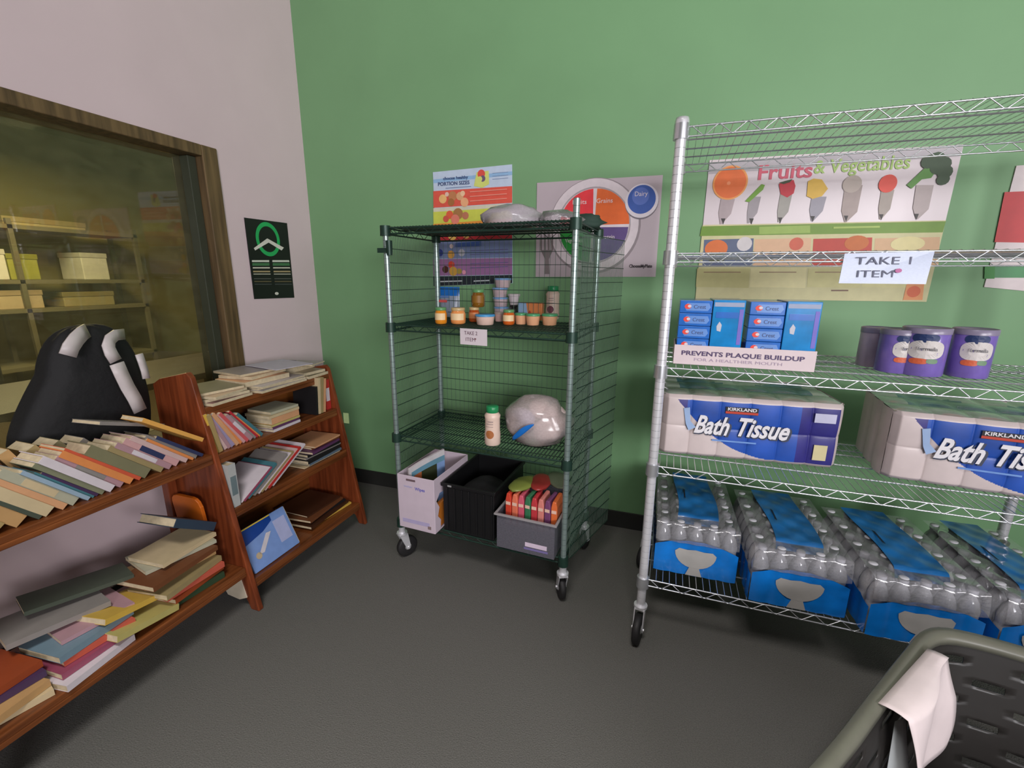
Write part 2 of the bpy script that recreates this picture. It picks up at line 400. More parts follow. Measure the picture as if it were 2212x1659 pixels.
P.disc(flat((220, 110, 40)), 1547, 537, 0.05, 20, sy=0.8); P.disc(flat((70, 76, 40)), 1548, 556, 0.045, 20, sy=0.5)
P.disc(flat((212, 206, 206)), 1608, 527, 0.032, 16); P.disc(flat((206, 90, 60)), 1720, 527, 0.028, 16); P.disc(flat((196, 100, 20)), 1850, 525, 0.045, 20, sy=0.7)
P.disc(flat((222, 210, 150)), 1960, 527, 0.06, 20, sy=0.5)
for x0, x1, c in ((1506, 1620, (196, 190, 130)), (1622, 1742, (222, 214, 160)), (1746, 1860, (206, 200, 140)), (1864, 2004, (210, 204, 146))):
    P.poly(flat(c), [(x0, 580), (x1, 579), (x1 - 3, 622), (x0 - 3, 620)], step=False)
P.layer += 1
for i in range(3): P.poly(flat((150, 120, 90)), [(1520 + i * 120, 587), (1600 + i * 120, 587), (1600 + i * 120, 589), (1520 + i * 120, 589)], step=(i == 0))
P.poly(flat((226, 150, 92)), [(1958, 614), (1996, 612), (1992, 648), (1950, 648)]); P.disc(flat((214, 96, 50)), 1973, 630, 0.024, 16)
P.poly(flat((120, 90, 70)), [(1795, 626), (1832, 626), (1832, 629), (1795, 629)])
P.text('Fruits', flat((214, 92, 112)), 1695, 372, 0.21, 0.085, bold=0.0015); P.text('& Vegetables', flat((168, 200, 110)), 1860, 357, 0.34, 0.075, bold=0.001)
P.poly(flat((166, 190, 90)), [(1800, 490), (1900, 488), (1900, 492), (1800, 494)])
for cx, y0, y1, wd, c in ((1567, 430, 484, 15, (176, 160, 162)), (1626, 425, 482, 12, (160, 152, 156)), (1692, 420, 480, 13, (164, 160, 152)), (1764, 425, 478, 16, (160, 156, 166)), (1836, 400, 480, 19, (172, 156, 150)), (1911, 410, 474, 14, (168, 156, 146)), (1990, 400, 474, 19, (182, 168, 166))):
    l = 0.10 * (y1 - y0)
    P.poly(flat(c), [(cx - wd + l, y0), (cx + wd + l, y0), (cx + wd * .8, y1 - 22), (cx - 8, y1), (cx - 12, y1), (cx - wd, y1 - 24)], step=(cx == 1567))
P.layer += 1
for cx, y in ((1561, 477), (1622, 477), (1684, 475), (1754, 472), (1826, 471), (1902, 468), (1978, 467)):
    P.poly(flat((44, 36, 34)), [(cx - 4, y - 5), (cx + 6, y - 5), (cx + 1, y + 8)], step=False)
P.layer += 1
P.disc(flat((240, 160, 84)), 1577, 395, 0.073, 36); P.disc(flat((234, 112, 48)), 1577, 395, 0.066, 36); P.disc(flat((244, 150, 100)), 1574, 396, 0.008, 10)
P.poly(flat((112, 160, 44)), [(1609, 435), (1645, 398), (1652, 400), (1648, 410), (1618, 437)])
P.poly(flat((198, 36, 52)), [(1682, 398), (1695, 391), (1714, 389), (1718, 402), (1714, 418), (1700, 427), (1686, 420)]); P.poly(flat((50, 66, 30)), [(1682, 395), (1700, 390), (1712, 387), (1706, 394), (1692, 398)])
P.poly(flat((228, 184, 70)), [(1745, 392), (1757, 386), (1775, 388), (1788, 408), (1775, 424), (1755, 430), (1742, 424)])
P.disc(flat((190, 176, 166)), 1840, 398, 0.035, 18)
P.disc(flat((228, 78, 60)), 1917, 397, 0.032, 24, sy=1.1)
P.poly(flat((90, 146, 60)), [(1957, 400), (2000, 360), (2020, 372), (2010, 385), (1990, 388), (1968, 408)])
for x, y, r in ((2005, 350, .026), (2022, 346, .03), (2036, 355, .028), (2040, 372, .026), (2036, 388, .022), (2024, 362, .026)): P.disc(flat((44, 72, 36)), x, y, r, 12)
P.done()

# red/green poster cut by the right edge of the frame
P = Poster('poster', 'white poster with red block and green strip at far right of the green wall', 'poster', 1, YW - 0.005, -1,
           [(2196, 358), (2420, 340), (2330, 640), (2126, 620)], mat('red_poster_white', (214, 200, 200), 0.4))
P.poly(flat((196, 40, 42)), [(2170, 415), (2400, 405), (2370, 527), (2148, 523)])
P.poly(flat((66, 140, 84)), [(2143, 574), (2360, 575), (2355, 600), (2135, 600)]); P.poly(flat((30, 130, 30)), [(2127, 574), (2149, 574), (2148, 602), (2126, 602)])
P.done()

# ------------------------------------------------------------------ wire racks
def caster(parent, x, y, h, wr=0.055, swing=0.6, chromef=True):
    """swivel caster: fork part with its wheel as a sub-part; h = height of its top plate"""
    c = MB().m(CHROME2 if chromef else EPOXYP)
    c.cyl((0, 0, h - 0.012), (0, 0, h + 0.02), 0.016, 14).cyl((0, 0, h - 0.022), (0, 0, h - 0.012), 0.026, 18)
    sx, sy = math.cos(swing), math.sin(swing)
    c.T = Matrix.Rotation(swing, 4, 'Z')
    for s_ in (-1, 1):
        y_ = s_ * 0.018
        c.prism([(-0.022, y_ - 0.002, h - 0.022), (0.022, y_ - 0.002, h - 0.022), (0.034, y_ - 0.002, wr + 0.01), (0.028, y_ - 0.002, wr - 0.012), (0.014, y_ - 0.002, wr - 0.008)], (0, 0.004, 0))
    c.box(-0.022, 0.022, -0.02, 0.02, h - 0.026, h - 0.021)
    c.cyl((0.024, -0.024, wr), (0.024, 0.024, wr), 0.006, 8)
    o = c.build('caster', parent); o.location = (x, y, 0)
    wv = MB().m(RUBBER); wv.T = Matrix.Rotation(swing, 4, 'Z') @ Matrix.Translation((0.024, 0, wr)) @ Matrix.Rotation(R_(90), 4, 'X')
    wv.lathe([(0.012, -0.013), (wr - 0.008, -0.014), (wr - 0.001, -0.010), (wr, 0), (wr - 0.001, 0.010), (wr - 0.008, 0.014), (0.012, 0.013)], 24)
    wv.m(mat('wheel_hub', (150, 150, 150), 0.4)).lathe([(0.0, -0.015), (0.017, -0.015), (0.017, 0.015), (0.0, 0.015)], 16)
    wv.build('wheel', o)
    return o

def post_mesh(mt, z0, z1, r=0.0165, cap=True, gm=None):
    """round post with a groove every inch"""
    b = MB().m(mt); z = z0
    while z < z1 - 0.001:
        zt_ = min(z + 0.0254, z1)
        b.m(mt).lathe([(r, z + 0.0005), (r, zt_ - 0.0007)], 16, cx=0); b.m(gm or GROOVE).lathe([(r * 0.96, zt_ - 0.0007), (r * 0.96, zt_ + 0.0005)], 12)
        z = zt_
    if cap: b.m(mt).lathe([(r * 1.25, z1 - 0.045), (r * 1.28, z1 - 0.006), (r * 1.15, z1 + 0.004), (0.0, z1 + 0.008)], 16)
    return b

def wire_shelf(parent, L, D, z, wire, pitch=0.024, truss=0.030, zig=0.078, r=0.0028, rd=0.0014, breaks=None):
    """L along local x, D along local y; shelf top at z; rails are the part, deck wires a fine sub-part"""
    b = MB().m(wire)
    for (y_, s_) in ((0, -1), (D, 1)):
        b.cyl((0.015, y_, z - r), (L - 0.015, y_, z - r), r, 6); b.cyl((0.015, y_, z - truss), (L - 0.015, y_, z - truss), r, 6)
        n = int((L - 0.05) / zig); x = 0.03; pts = [(x, y_, z - r)]
        for k in range(n):
            pts += [(x + zig * 0.42, y_, z - truss), (x + zig * 0.5, y_, z - truss), (x + zig * 0.92, y_, z - r), (x + zig, y_, z - r)]; x += zig
        b.tube([Vector(p) + Vector((0, s_ * 0.002, 0)) for p in pts], 0.0016, 5)
    for x_ in (0, L):
        b.cyl((x_, 0.015, z - r), (x_, D - 0.015, z - r), r, 6); b.cyl((x_, 0.015, z - truss), (x_, D - 0.015, z - truss), r, 6)
        n = int((D - 0.05) / zig); y = 0.03; pts = [(x_, y, z - r)]
        for k in range(n):
            pts += [(x_, y + zig * 0.46, z - truss), (x_, y + zig * 0.54, z - truss), (x_, y + zig * 0.96, z - r), (x_, y + zig, z - r)]; y += zig
        b.tube(pts, 0.0016, 5)
    for (x_, y_) in ((0, 0), (L, 0), (0, D), (L, D)):
        b.lathe([(0.0235, z - truss - 0.008), (0.0225, z + 0.006)], 14, cx=x_, cy=y_)
    sh = b.build('shelf', parent)
    d = MB().m(wire); n = int(L / pitch)
    for k in range(1, n):
        x_ = k * L / n; d.cyl((x_, 0.0, z + 0.0002), (x_, D, z + 0.0002), rd, 4, False)
    for yy in (0.27, 0.5, 0.73): d.cyl((0, D * yy, z - 0.0045), (L, D * yy, z - 0.0045), 0.0026, 5, False)
    dk = d.build('wire_deck', sh); dk['kind'] = 'stuff'
    return sh

# chrome rack on the right
RX, RY, RYAW, RL, RD = 0.0105, 1.596, R_(-0.865), 1.30, 0.50
rack = thing('wire_shelving_rack', 'tall chrome wire shelving rack on casters at right of the green wall', 'shelving', (RX, RY, 0), RYAW)
pm = post_mesh(CHROME2, 0.165, 1.872).mesh('post')
for (x_, y_) in ((0, 0), (RL, 0), (0, RD), (RL, RD)):
    o = bpy.data.objects.new('post', pm); COL.objects.link(o); o.parent = rack; o.location = (x_, y_, 0)
    caster(rack, x_, y_, 0.165, 0.06, R_(262 + 20 * x_ - 30 * y_))
RZ = (1.853, 1.482, 1.105, 0.742, 0.272)
for z_ in RZ: wire_shelf(rack, RL, RD, z_, CHROME)
def rk(x, y, z=0):
    c, s_ = math.cos(RYAW), math.sin(RYAW)
    return Vector((RX + x * c - y * s_, RY + x * s_ + y * c, z))

# green cart in the middle
CXX, CYY, CYAW, CL, CD = -1.163, 1.752, R_(-3.4), 0.84, 0.415
cart = thing('wire_cart', 'narrow dark green wire cart with mesh sides on casters', 'cart', (CXX, CYY, 0), CYAW)
def ct(x, y, z=0):
    c, s_ = math.cos(CYAW), math.sin(CYAW)
    return Vector((CXX + x * c - y * s_, CYY + x * s_ + y * c, z))
pm = post_mesh(EPOXYP, 0.155, 1.60, 0.0125, False, EPOXY).mesh('post'); pm2 = post_mesh(EPOXYP, 0.155, 1.68, 0.0125, False, EPOXY).mesh('post')
for (x_, y_, m_) in ((0, 0, pm), (CL, 0, pm2), (0, CD, pm), (CL, CD, pm)):
    o = bpy.data.objects.new('post', m_); COL.objects.link(o); o.parent = cart; o.location = (x_, y_, 0)
    caster(cart, x_, y_, 0.155, 0.055, R_({(0, 0): 64, (1, 0): 118}.get((int(x_ > 0), int(y_ > 0)), 80)))
CZ = (1.607, 1.192, 0.665, 0.215)
for z_ in CZ: wire_shelf(cart, CL, CD, z_, EPOXY, pitch=0.0155, rd=0.0022, r=0.004, truss=0.028)
def panel(name, w_, z0, z1, hs=0.06, vs_=0.026, r=0.0011, vm=None):
    b = MB().m(EPOXY)
    n = round((z1 - z0) / hs)
    for k in range(n + 1):
        z_ = z0 + (z1 - z0) * k / n; b.cyl((0, 0, z_), (w_, 0, z_), 0.0018, 4, False)
    n = round(w_ / vs_); b.m(vm or EPOXYM)
    for k in range(n + 1):
        x_ = w_ * k / n; b.cyl((x_, 0.003, z0), (x_, 0.003, z1), r, 4, False)
    return b
o = panel('mesh_panel', CL - 0.03, 0.2, 1.58).build('mesh_panel', cart, kind='stuff'); o.location = (0.015, CD, 0)
for x_ in (-0.004, CL + 0.004):
    o = panel('mesh_panel', CD - 0.03, 0.2, 1.58, vs_=0.013).build('mesh_panel', cart, kind='stuff'); o.location = (x_, 0.015, 0); o.rotation_euler = (0, 0, R_(90))
o = panel('mesh_door', 0.40, 0.2, 1.56, vs_=0.013).build('mesh_door', cart, kind='stuff', label='mesh door folded back beside the cart')
o.location = (CL + 0.022, 0.03, 0); o.rotation_euler = (0, 0, R_(76))
b = MB().m(EPOXY)
b.lathe([(0.012, 1.49), (0.014, 1.55)], 10, cx=0.03, cy=-0.02); b.box(-0.03, 0.035, -0.024, -0.014, 1.50, 1.52)
b.build('latch', cart)

# ------------------------------------------------------------------ small container builders
def jar(label, group, loc, r, h, lid, fill, lab, rz=0.0, name='baby_food_jar', cat='jar', labh=(0.25, 0.72)):
    t = thing(name, label, cat, loc, rz, group)
    b = MB().m(mat('jar_%d_%d_%d' % fill, fill, 0.12, coat=0.8))
    b.lathe([(r * .8, 0), (r * .97, h * .06), (r, h * .2), (r, h * .62), (r * .86, h * .78), (r * .8, h * .84)], 20).build('jar_body', t)
    b = MB().m(lid); b.lathe([(r * .9, h * .82), (r * .92, h * .84), (r * .92, h * .985), (r * .86, h), (0, h)], 20).build('lid', t)
    b = MB().m(lab); R2 = r * 1.012
    b.grid(lambda u, v: (R2 * math.cos(R_(-160 + 140 * u)), R2 * math.sin(R_(-160 + 140 * u)), h * (labh[0] + (labh[1] - labh[0]) * v * 0.86)), 10, 1).build('paper_label', t)
    return t
def tub(label, group, loc, r, h, lid, fill, rz=0.0):
    t = thing('food_tub', label, 'tub', loc, rz, group)
    MB().m(fill).lathe([(r * .78, 0), (r * .84, h * .05), (r * .96, h * .78), (r * .96, h * .82)], 20).build('tub_body', t)
    MB().m(lid).lathe([(r, h * .8), (r * 1.02, h * .84), (r * 1.02, h * .96), (r * .95, h), (0, h)], 20).build('lid', t)
    return t

GG = 'baby food jars on the cart'
greenlid = flat((96, 150, 96), 0.3); goldlid = flat((196, 170, 120), 0.3); creaml = flat((236, 206, 160)); bluelid = flat((70, 150, 204), 0.3)
Z2 = CZ[1] + 0.003
def cp(px, py, dy=0.0):
    p = on(2, px, py, Z2); p.y += dy; return p
jar('orange puree jar with yellow-green lid, leftmost jar on the cart', GG, cp(953, 699), .027, .073, greenlid, (226, 140, 34), creaml)
jar('wide peach puree jar beside the leftmost orange jar', GG, cp(990, 699), .034, .072, goldlid, (232, 150, 84), creaml)
p1 = cp(1019, 696, .03)
jar('dark orange puree jar standing under a brown jar', GG, p1, .026, .068, goldlid, (170, 74, 20), flat((206, 130, 80)))
jar('brown sauce jar with green lid stacked on another jar', GG, (p1.x + .018, p1.y + .008, Z2 + .069), .031, .082, greenlid, (126, 84, 22), flat((140, 96, 30)))
tub('clear food tub with blue lid in the front row', 'lidded tubs on the cart', cp(1048, 701), .044, .046, bluelid, flat((222, 190, 176), .3))
tub('pinkish tub half hidden between blue-lidded tub and jar', 'lidded tubs on the cart', cp(1078, 694), .022, .044, flat((180, 160, 150), .3), flat((214, 176, 168), .3))
jar('orange jar with cream label and green lid, centre of the front row', GG, cp(1099, 701), .027, .066, greenlid, (206, 96, 30), creaml)
for (px, py, r_, l) in ((1125, 700, .028, 'first green-lidded tub right of the centre jar'), (1151, 702, .032, 'green-lidded tub between two other green-lidded tubs'), (1187, 702, .036, 'wide green-lidded tub in front of the white bottle')):
    tub(l, 'lidded tubs on the cart', cp(px, py), r_, .05, flat((80, 160, 110), .3), flat((226, 170, 130), .3))
q = cp(1083, 682)
for k in range(4):
    tub(['pale blue-lidded tub at the bottom of the tall stack', 'pale blue-lidded tub, second from bottom of the tall stack', 'pale blue-lidded tub, second from top of the tall stack', 'pale blue-lidded tub topping the tall stack'][k],
        'stacked tubs on the cart', (q.x - .004 * k + (.02 if k == 3 else 0), q.y, Z2 + k * 0.0505), .042 + .003 * (k == 3), .05, flat((120, 164, 214), .3), flat((206, 182, 186), .35))
q = cp(1110, 684)
jar('dark jar under the small white cup', GG, q, .026, .062, flat((40, 40, 40)), (30, 36, 36), flat((70, 76, 76)))
t = thing('paper_cup', 'small white cup standing on a dark jar', 'cup', (q.x, q.y, Z2 + .0625))
MB().m(WHITE).lathe([(.02, 0), (.029, .045)], 18).build('cup_body', t); MB().m(WHITE).lathe([(.029, .045), (.033, .046), (.033, .056), (.029, .058), (0, .058)], 18).build('lid', t)
# white bottle
def bottle(label, loc, r, h, rz=0.0, cookie=False):
    t = thing('snack_bottle', label, 'bottle', loc, rz)
    MB().m(flat((226, 200, 184), 0.35)).lathe([(r * .92, 0), (r, h * .03), (r, h * .28), (r * .93, h * .38), (r * .93, h * .68), (r, h * .76), (r * .72, h * .84)], 24).build('bottle_body', t)
    MB().m(flat((34, 140, 84), 0.35)).lathe([(r * .74, h * .84), (r * .78, h * .85), (r * .76, h * .985), (r * .7, h), (0, h)], 24).build('cap', t)
    b = MB()
    def ring(mt, a0, a1, z0, z1, rr):
        b.m(mt).grid(lambda u, v: (rr * math.cos(R_(a0 + (a1 - a0) * u)), rr * math.sin(R_(a0 + (a1 - a0) * u)), z0 + (z1 - z0) * v), 10, 1)
    for k, (z0, z1) in enumerate(((.62, .64), (.56, .575), (.49, .50))): ring(flat((150, 130, 130)), -115 - 10 * k, -70, h * z0, h * z1, r * (.945 + .0))
    def cd(u, v):
        a = 2 * math.pi * u; ry = v * h * .11; x = math.cos(a) * ry; z = h * (.30) + math.sin(a) * ry
        th = R_(-96) + x / r; rr = r * 1.012
        return (rr * math.cos(th), rr * math.sin(th), z)
    b.m(flat((176, 108, 62) if cookie else (120, 66, 80))).grid(cd, 18, 2)
    b.build('label_print', t); return t
bottle('white bottle with green cap behind green-lidded tubs on the cart', cp(1192, 689, .01), .036, .165)
bottle('white bottle with green cap and round biscuit picture beside the clear bag', on(2, 1064, 958, CZ[2] + .003), .036, .178, 0.1, True)
# pouch with blue top
q = cp(967, 684, .02)
t = thing('snack_pouch', 'grey pouch with bright blue top standing behind the jars', 'pouch', q, 0.02)
def pch(sg):
    def f(u, v):
        d = .028 * (1 - v) ** .7 * math.sin(math.pi * min(1, max(0, u))) ** .6
        return (-.062 + .124 * u, sg * d, .155 * v)
    return f
b = MB()
for sg in (-1, 1): b.grid(pch(sg), 10, 10, matfn=lambda u, v: flat((22, 104, 186), .3) if v > .72 else flat((140, 150, 168), .35))
b.build('pouch_body', t)
b = MB().m(flat((206, 84, 84))).box(-.05, .0, -.0265, -.024, .075, .088); b.m(flat((70, 120, 190))).box(-.05, .01, -.0205, -.018, .1, .106); b.build('logo_print', t)
# carton blue and orange
q = cp(1143, 692)
t = thing('snack_carton', 'small blue and orange carton behind the green-lidded tubs', 'box', (q.x, q.y + .01, Z2), R_(-3))
MB().m(flat((206, 124, 70))).box(-.062, .062, 0, .04, 0, .085).build('carton', t, bevel=.002)
b = MB().m(flat((130, 160, 190))).poly([(-.062, -.0008, 0), (-.005, -.0008, 0), (-.02, -.0008, .085), (-.062, -.0008, .085)])
b.m(flat((176, 52, 36))).poly([(-.012, -.0008, .03), (.012, -.0008, .025), (.0, -.0008, .05)])
b.build('print', t)
# card on the cart
q = on(1, 1023, 728, 1.722)
t = thing('shelf_card', 'small white handwritten take item card hanging from the green cart shelf', 'sign', q, CYAW + R_(-2))
MB().m(WHITE).box(-.064, .064, -.0015, 0, -.034, .034).build('card', t)
ink = flat((110, 84, 96))
text('TAKE 2', t, ink, (-.012, -.002, .015), (1, 0, 0), (0, 0, 1), .062, .022); text('ITEM', t, ink, (-.014, -.002, -.012), (1, 0, 0), (0, 0, 1), .045, .022)
MB().m(flat((120, 60, 66))).box(.008, .013, -.0022, -.0016, -.010, -.005).build('heart_dot', t)

# crumpled clear bags
def crumple(b, mt, cx, cy, cz, rx, ry, rz_, seed, amp=.25, nu=22, nv=12, bottom=-.6):
    rs = random.Random(seed); ph = [(rs.uniform(1, 5), rs.uniform(1, 5), rs.uniform(0, 6.28), rs.uniform(.3, 1)) for _ in range(6)]
    def f(u, v):
        th = 2 * math.pi * u; fi = -math.pi / 2 + math.pi * v
        d = 1 + amp * sum(w_ * math.sin(round(a) * th + p_) * math.sin(c * fi * 2 + p_) for a, c, p_, w_ in ph) / 3 * math.cos(fi)
        z = math.sin(fi) * d
        return (cx + rx * math.cos(th) * math.cos(fi) * d, cy + ry * math.sin(th) * math.cos(fi) * d, cz + rz_ * max(z, bottom))
    b.m(mt).grid(f, nu, nv); return b
bagm = film('clear_bag_film', (226, 216, 224), 0.55, .2, .3)
bagd = film('diaper_bag_film', (240, 226, 224), 0.42, .15, .4)
q = ct(.50, .22, CZ[0])
t = thing('plastic_bag', 'crumpled translucent bag lying on top of the cart, left one', 'bag', q)
crumple(MB(), bagm, 0, 0, .04, .13, .1, .06, 3).build('bag_film', t)
q = ct(.72, .2, CZ[0])
t = thing('plastic_bag', 'smaller flat clear bag on top of the cart near its tall post', 'bag', q)
crumple(MB(), film('clear_bag_thin', (226, 220, 224), 0.3, .2, .3), 0, 0, .024, .09, .09, .04, 5).build('bag_film', t)
q = ct(.80, .33, CZ[0] + .003)
t = thing('net_bundle', 'dark green crumpled net bundle at the back right corner on top of the cart', 'net', q)
crumple(MB(), mat('dark_net', (44, 66, 56), .8, bump=.4), 0, 0, .02, .075, .06, .04, 77, .35, 20, 10).build('net', t)
# bag of diapers on shelf 3
q = ct(.655, .16, CZ[2] + .002)
t = thing('plastic_bag', 'large clear bag of white rolled cloths with blue wrapper on the middle cart shelf', 'bag', q, R_(-8))
crumple(MB(), bagd, 0, 0, .10, .155, .12, .125, 12, .16, 30, 16, -.78).build('bag_film', t)
for (x_, y_, z_, r_, tilt, s_) in ((.06, -.03, .07, .06, 70, 1), (.07, .02, .13, .055, 80, 2), (.09, -.02, .10, .045, 60, 3), (-.07, -.02, .10, .06, 85, 4), (.0, .03, .15, .05, 90, 5)):
    b = MB(); b.T = Matrix.Translation((x_, y_, z_)) @ Matrix.Rotation(R_(tilt), 4, 'Y')
    crumple(b, flat((228, 208, 204), .6) if s_ != 4 else flat((176, 178, 206), .5), 0, 0, 0, r_, r_ * .8, r_ * 1.1, 20 + s_, .1, 16, 8, -.9).build('cloth_roll', t)
b = MB().m(flat((24, 110, 196), .35)); 
b.grid(lambda u, v: (-.062 + .10 * u, -.102 - .034 * math.sin(math.pi * (.25 + .5 * u)) - .004 * v, .040 + .085 * u ** 1.3 + .034 * v * math.sin(math.pi * (u * .8 + .15))), 12, 3).build('blue_wrapper', t, solid=.003)

# white box with booklet, bottom shelf
Z4 = CZ[3] + .003
q = on(2, 862, 1130, Z4 + .0)
bx = thing('wipes_box', 'open white cardboard box at the left of the bottom cart shelf', 'box', (-1.132, 1.690, Z4), CYAW)
bw, bd, bh = .200, .34, .275
wb = mat('box_white', (206, 190, 202), 0.6, var=.03)
b = MB().m(wb); b.box(0, bw, 0, .003, 0, bh); b.box(0, .003, .003, bd, 0, bh + .0); b.box(0, bw, bd - .003, bd, 0, bh + .0); b.box(0.003, bw, .003, bd - .003, 0, .003)
pts = [(bw, .003, .0), (bw, .05, .0), (bw, .055, .05), (bw, .03, .08), (bw, .045, .12), (bw, .02, .16), (bw, .05, .19), (bw, .12, .18), (bw, .2, .19), (bw, bd, .13), (bw, bd, bh), (bw, .003, bh)]
b.prism(pts, (-.003, 0, 0)); b.build('carton', bx, bevel=.0015)
b = MB().m(flat((196, 116, 40))); b.box(bw - .025, bw - .006, .02, bd - .02, .01, .13); b.build('inner_lining', bx)
pk = flat((226, 208, 210)); 
text('water', bx, flat((170, 170, 210)), (bw * .3, -.0008, bh * .80), (1, 0, 0), (0, 0, 1), .05, .016)
text('Wipes', bx, flat((120, 116, 190)), (bw * .62, -.0008, bh * .78), (1, 0, 0), (0, 0, 1), .055, .022, bold=.0005)
b = MB().m(flat((110, 90, 96))).box(.05, .10, -.0012, 0, bh * .905, bh * .94); b.m(flat((180, 170, 205))).box(.02, bw - .03, -.0006, 0, .03, .05)
b.m(flat((140, 120, 120))).box(bw - .04, bw - .022, -.0008, 0, .018, .034); b.build('print', bx)
bk = thing('booklet', 'glossy photo booklet standing curled in the open white box', 'booklet', (-1.085, 1.715, Z4 + .004), R_(60))
def bkf(sg, m0):
    return lambda u, v: (.0 + .20 * u, sg * .006 + .009 * math.sin(math.pi * u), (.29 + .05 * u) * v)
b = MB()
b.grid(bkf(-1, 0), 14, 12, matfn=lambda u, v: flat((200, 196, 198)) if (v > .93 or u < .06) else (flat((96, 140, 160)) if v > .87 else (flat((170, 96, 56)) if (abs(u - .25) < .13 and v > .55) else (flat((120, 150, 196)) if u > .75 else flat((44, 52, 28))))))
b.m(WHITE).grid(bkf(1, 0), 14, 12); b.grid(lambda u, v: (.2 * u, -.006 + .012 * v + .009 * math.sin(math.pi * u), .29 + .05 * u), 14, 1)
b.grid(lambda u, v: (0, -.006 + .012 * v, .29 * u), 6, 1); b.build('pages', bk)

# black tote
q = ct(.250, -.005, Z4)
t = thing('black_crate', 'black plastic crate in the middle of the bottom cart shelf', 'crate', q, CYAW)
b = MB().m(BLACKP)
cw, cd_, chh = .262, .38, .245
b.frus(0, cw, 0, .004, 0, chh, 0); b.box(0, .004, .004, cd_, 0, chh); b.box(cw - .004, cw, .004, cd_, 0, chh); b.box(.004, cw - .004, cd_ - .004, cd_, 0, chh); b.box(.004, cw - .004, .004, cd_ - .004, 0, .004)
b.build('crate_body', t, bevel=.002)
b = MB().m(BLACKP); b.box(-.008, cw + .008, -.008, 0, chh - .015, chh).box(-.008, 0, 0, cd_, chh - .015, chh).box(cw, cw + .008, 0, cd_, chh - .015, chh).box(-.008, cw + .008, cd_, cd_ + .008, chh - .015, chh)
for k in range(7): b.box(.02 + k * .038, .026 + k * .038, -.006, 0, .01, chh - .02)
b.build('rim', t, bevel=.002)
MB().m(flat((150, 150, 150))).box(.03, .05, -.0095, -.008, chh - .012, chh - .004).build('tag', t)
t2 = thing('black_cloth', 'dark cloth heap lying inside the black crate', 'cloth', (q.x + .14, q.y + .16, Z4 + .005))
crumple(MB(), mat('black_cloth_fabric', (20, 20, 22), .9, bump=.3), 0, 0, .1, .125, .15, .10, 31, .15, bottom=-.9).build('cloth', t2)

# clear bin with food pouches
q = ct(.540, -.035, Z4)
t = thing('clear_bin', 'clear grey plastic bin under the food pouches on the bottom cart shelf', 'bin', q, CYAW)
binm = film('clear_bin_plastic', (120, 118, 128), 0.55, .15, .2)
bw2, bd2, bh2 = .268, .38, .165
b = MB().m(binm); b.box(0, bw2, 0, .003, 0, bh2).box(0, .003, .003, bd2, 0, bh2).box(bw2 - .003, bw2, .003, bd2, 0, bh2).box(.003, bw2 - .003, bd2 - .003, bd2, 0, bh2).box(.003, bw2 - .003, .003, bd2 - .003, 0, .003); b.build('bin_body', t)
b = MB().m(mat('bin_rim', (150, 146, 148), .3)); b.box(-.01, bw2 + .01, -.012, 0, bh2 - .004, bh2 + .004).box(-.01, 0, 0, bd2, bh2 - .004, bh2 + .004).box(bw2, bw2 + .01, 0, bd2, bh2 - .004, bh2 + .004).box(-.01, bw2 + .01, bd2, bd2 + .01, bh2 - .004, bh2 + .004); b.build('rim', t, bevel=.0015)
b = MB().m(flat((214, 196, 214))).box(.135, .235, -.0015, -.0005, .035, .055); b.m(flat((120, 110, 160))).box(.13, .24, -.0014, -.0005, .02, .03); b.build('bin_sticker', t)
pc = [((206, 70, 50), 'red-orange'), ((226, 120, 90), 'peach'), ((206, 90, 110), 'pink'), ((60, 120, 84), 'green'), ((190, 60, 66), 'crimson'), ((214, 130, 120), 'salmon'), ((120, 70, 110), 'purple'), ((220, 110, 60), 'orange')]
for k in range(8):
    c, nm = pc[k]
    pt = thing('food_pouch', '%s food pouch standing in the clear bin, %s in the row' % (nm, ['leftmost', 'second from left', 'third from left', 'fourth from left', 'fourth from right', 'third from right', 'second from right', 'rightmost'][k]), 'pouch', ct(.575 + k * .0305, .012, Z4 + .085), CYAW + R_(U(-6, 6)), 'food pouches in the clear bin')
    b = MB().m(flat(c, .3)); b.prism([(-.014, 0, 0), (.014, 0, 0), (.014, 0, .13), (.008, 0, .16), (-.008, 0, .16), (-.014, 0, .13)], (0, .10, 0)); b.build('pouch_body', pt, bevel=.004)
    b = MB().m(WHITE).box(-.010, .010, -.0012, -.0004, .015, .05); b.m(flat((230, 190, 170))).box(-.011, .011, -.0012, -.0004, .105, .12); b.build('label_print', pt)
for k in range(3):
    pt = thing('food_pouch', ['olive pouch lying across the standing pouches', 'dark red pouch lying behind the olive pouch', 'grey-green pouch lying beside the right cart post'][k], 'pouch', ct(.61 + k * .07, .10 + .05 * k, Z4 + .248 + .0 * k), R_(20 * k - 15))
    b = MB(); crumple(b, flat([(120, 130, 60), (150, 50, 46), (110, 120, 96)][k], .3), 0, 0, .012, .05, .09, .014, 40 + k, .1, 16, 8, -.9).build('pouch_body', pt)

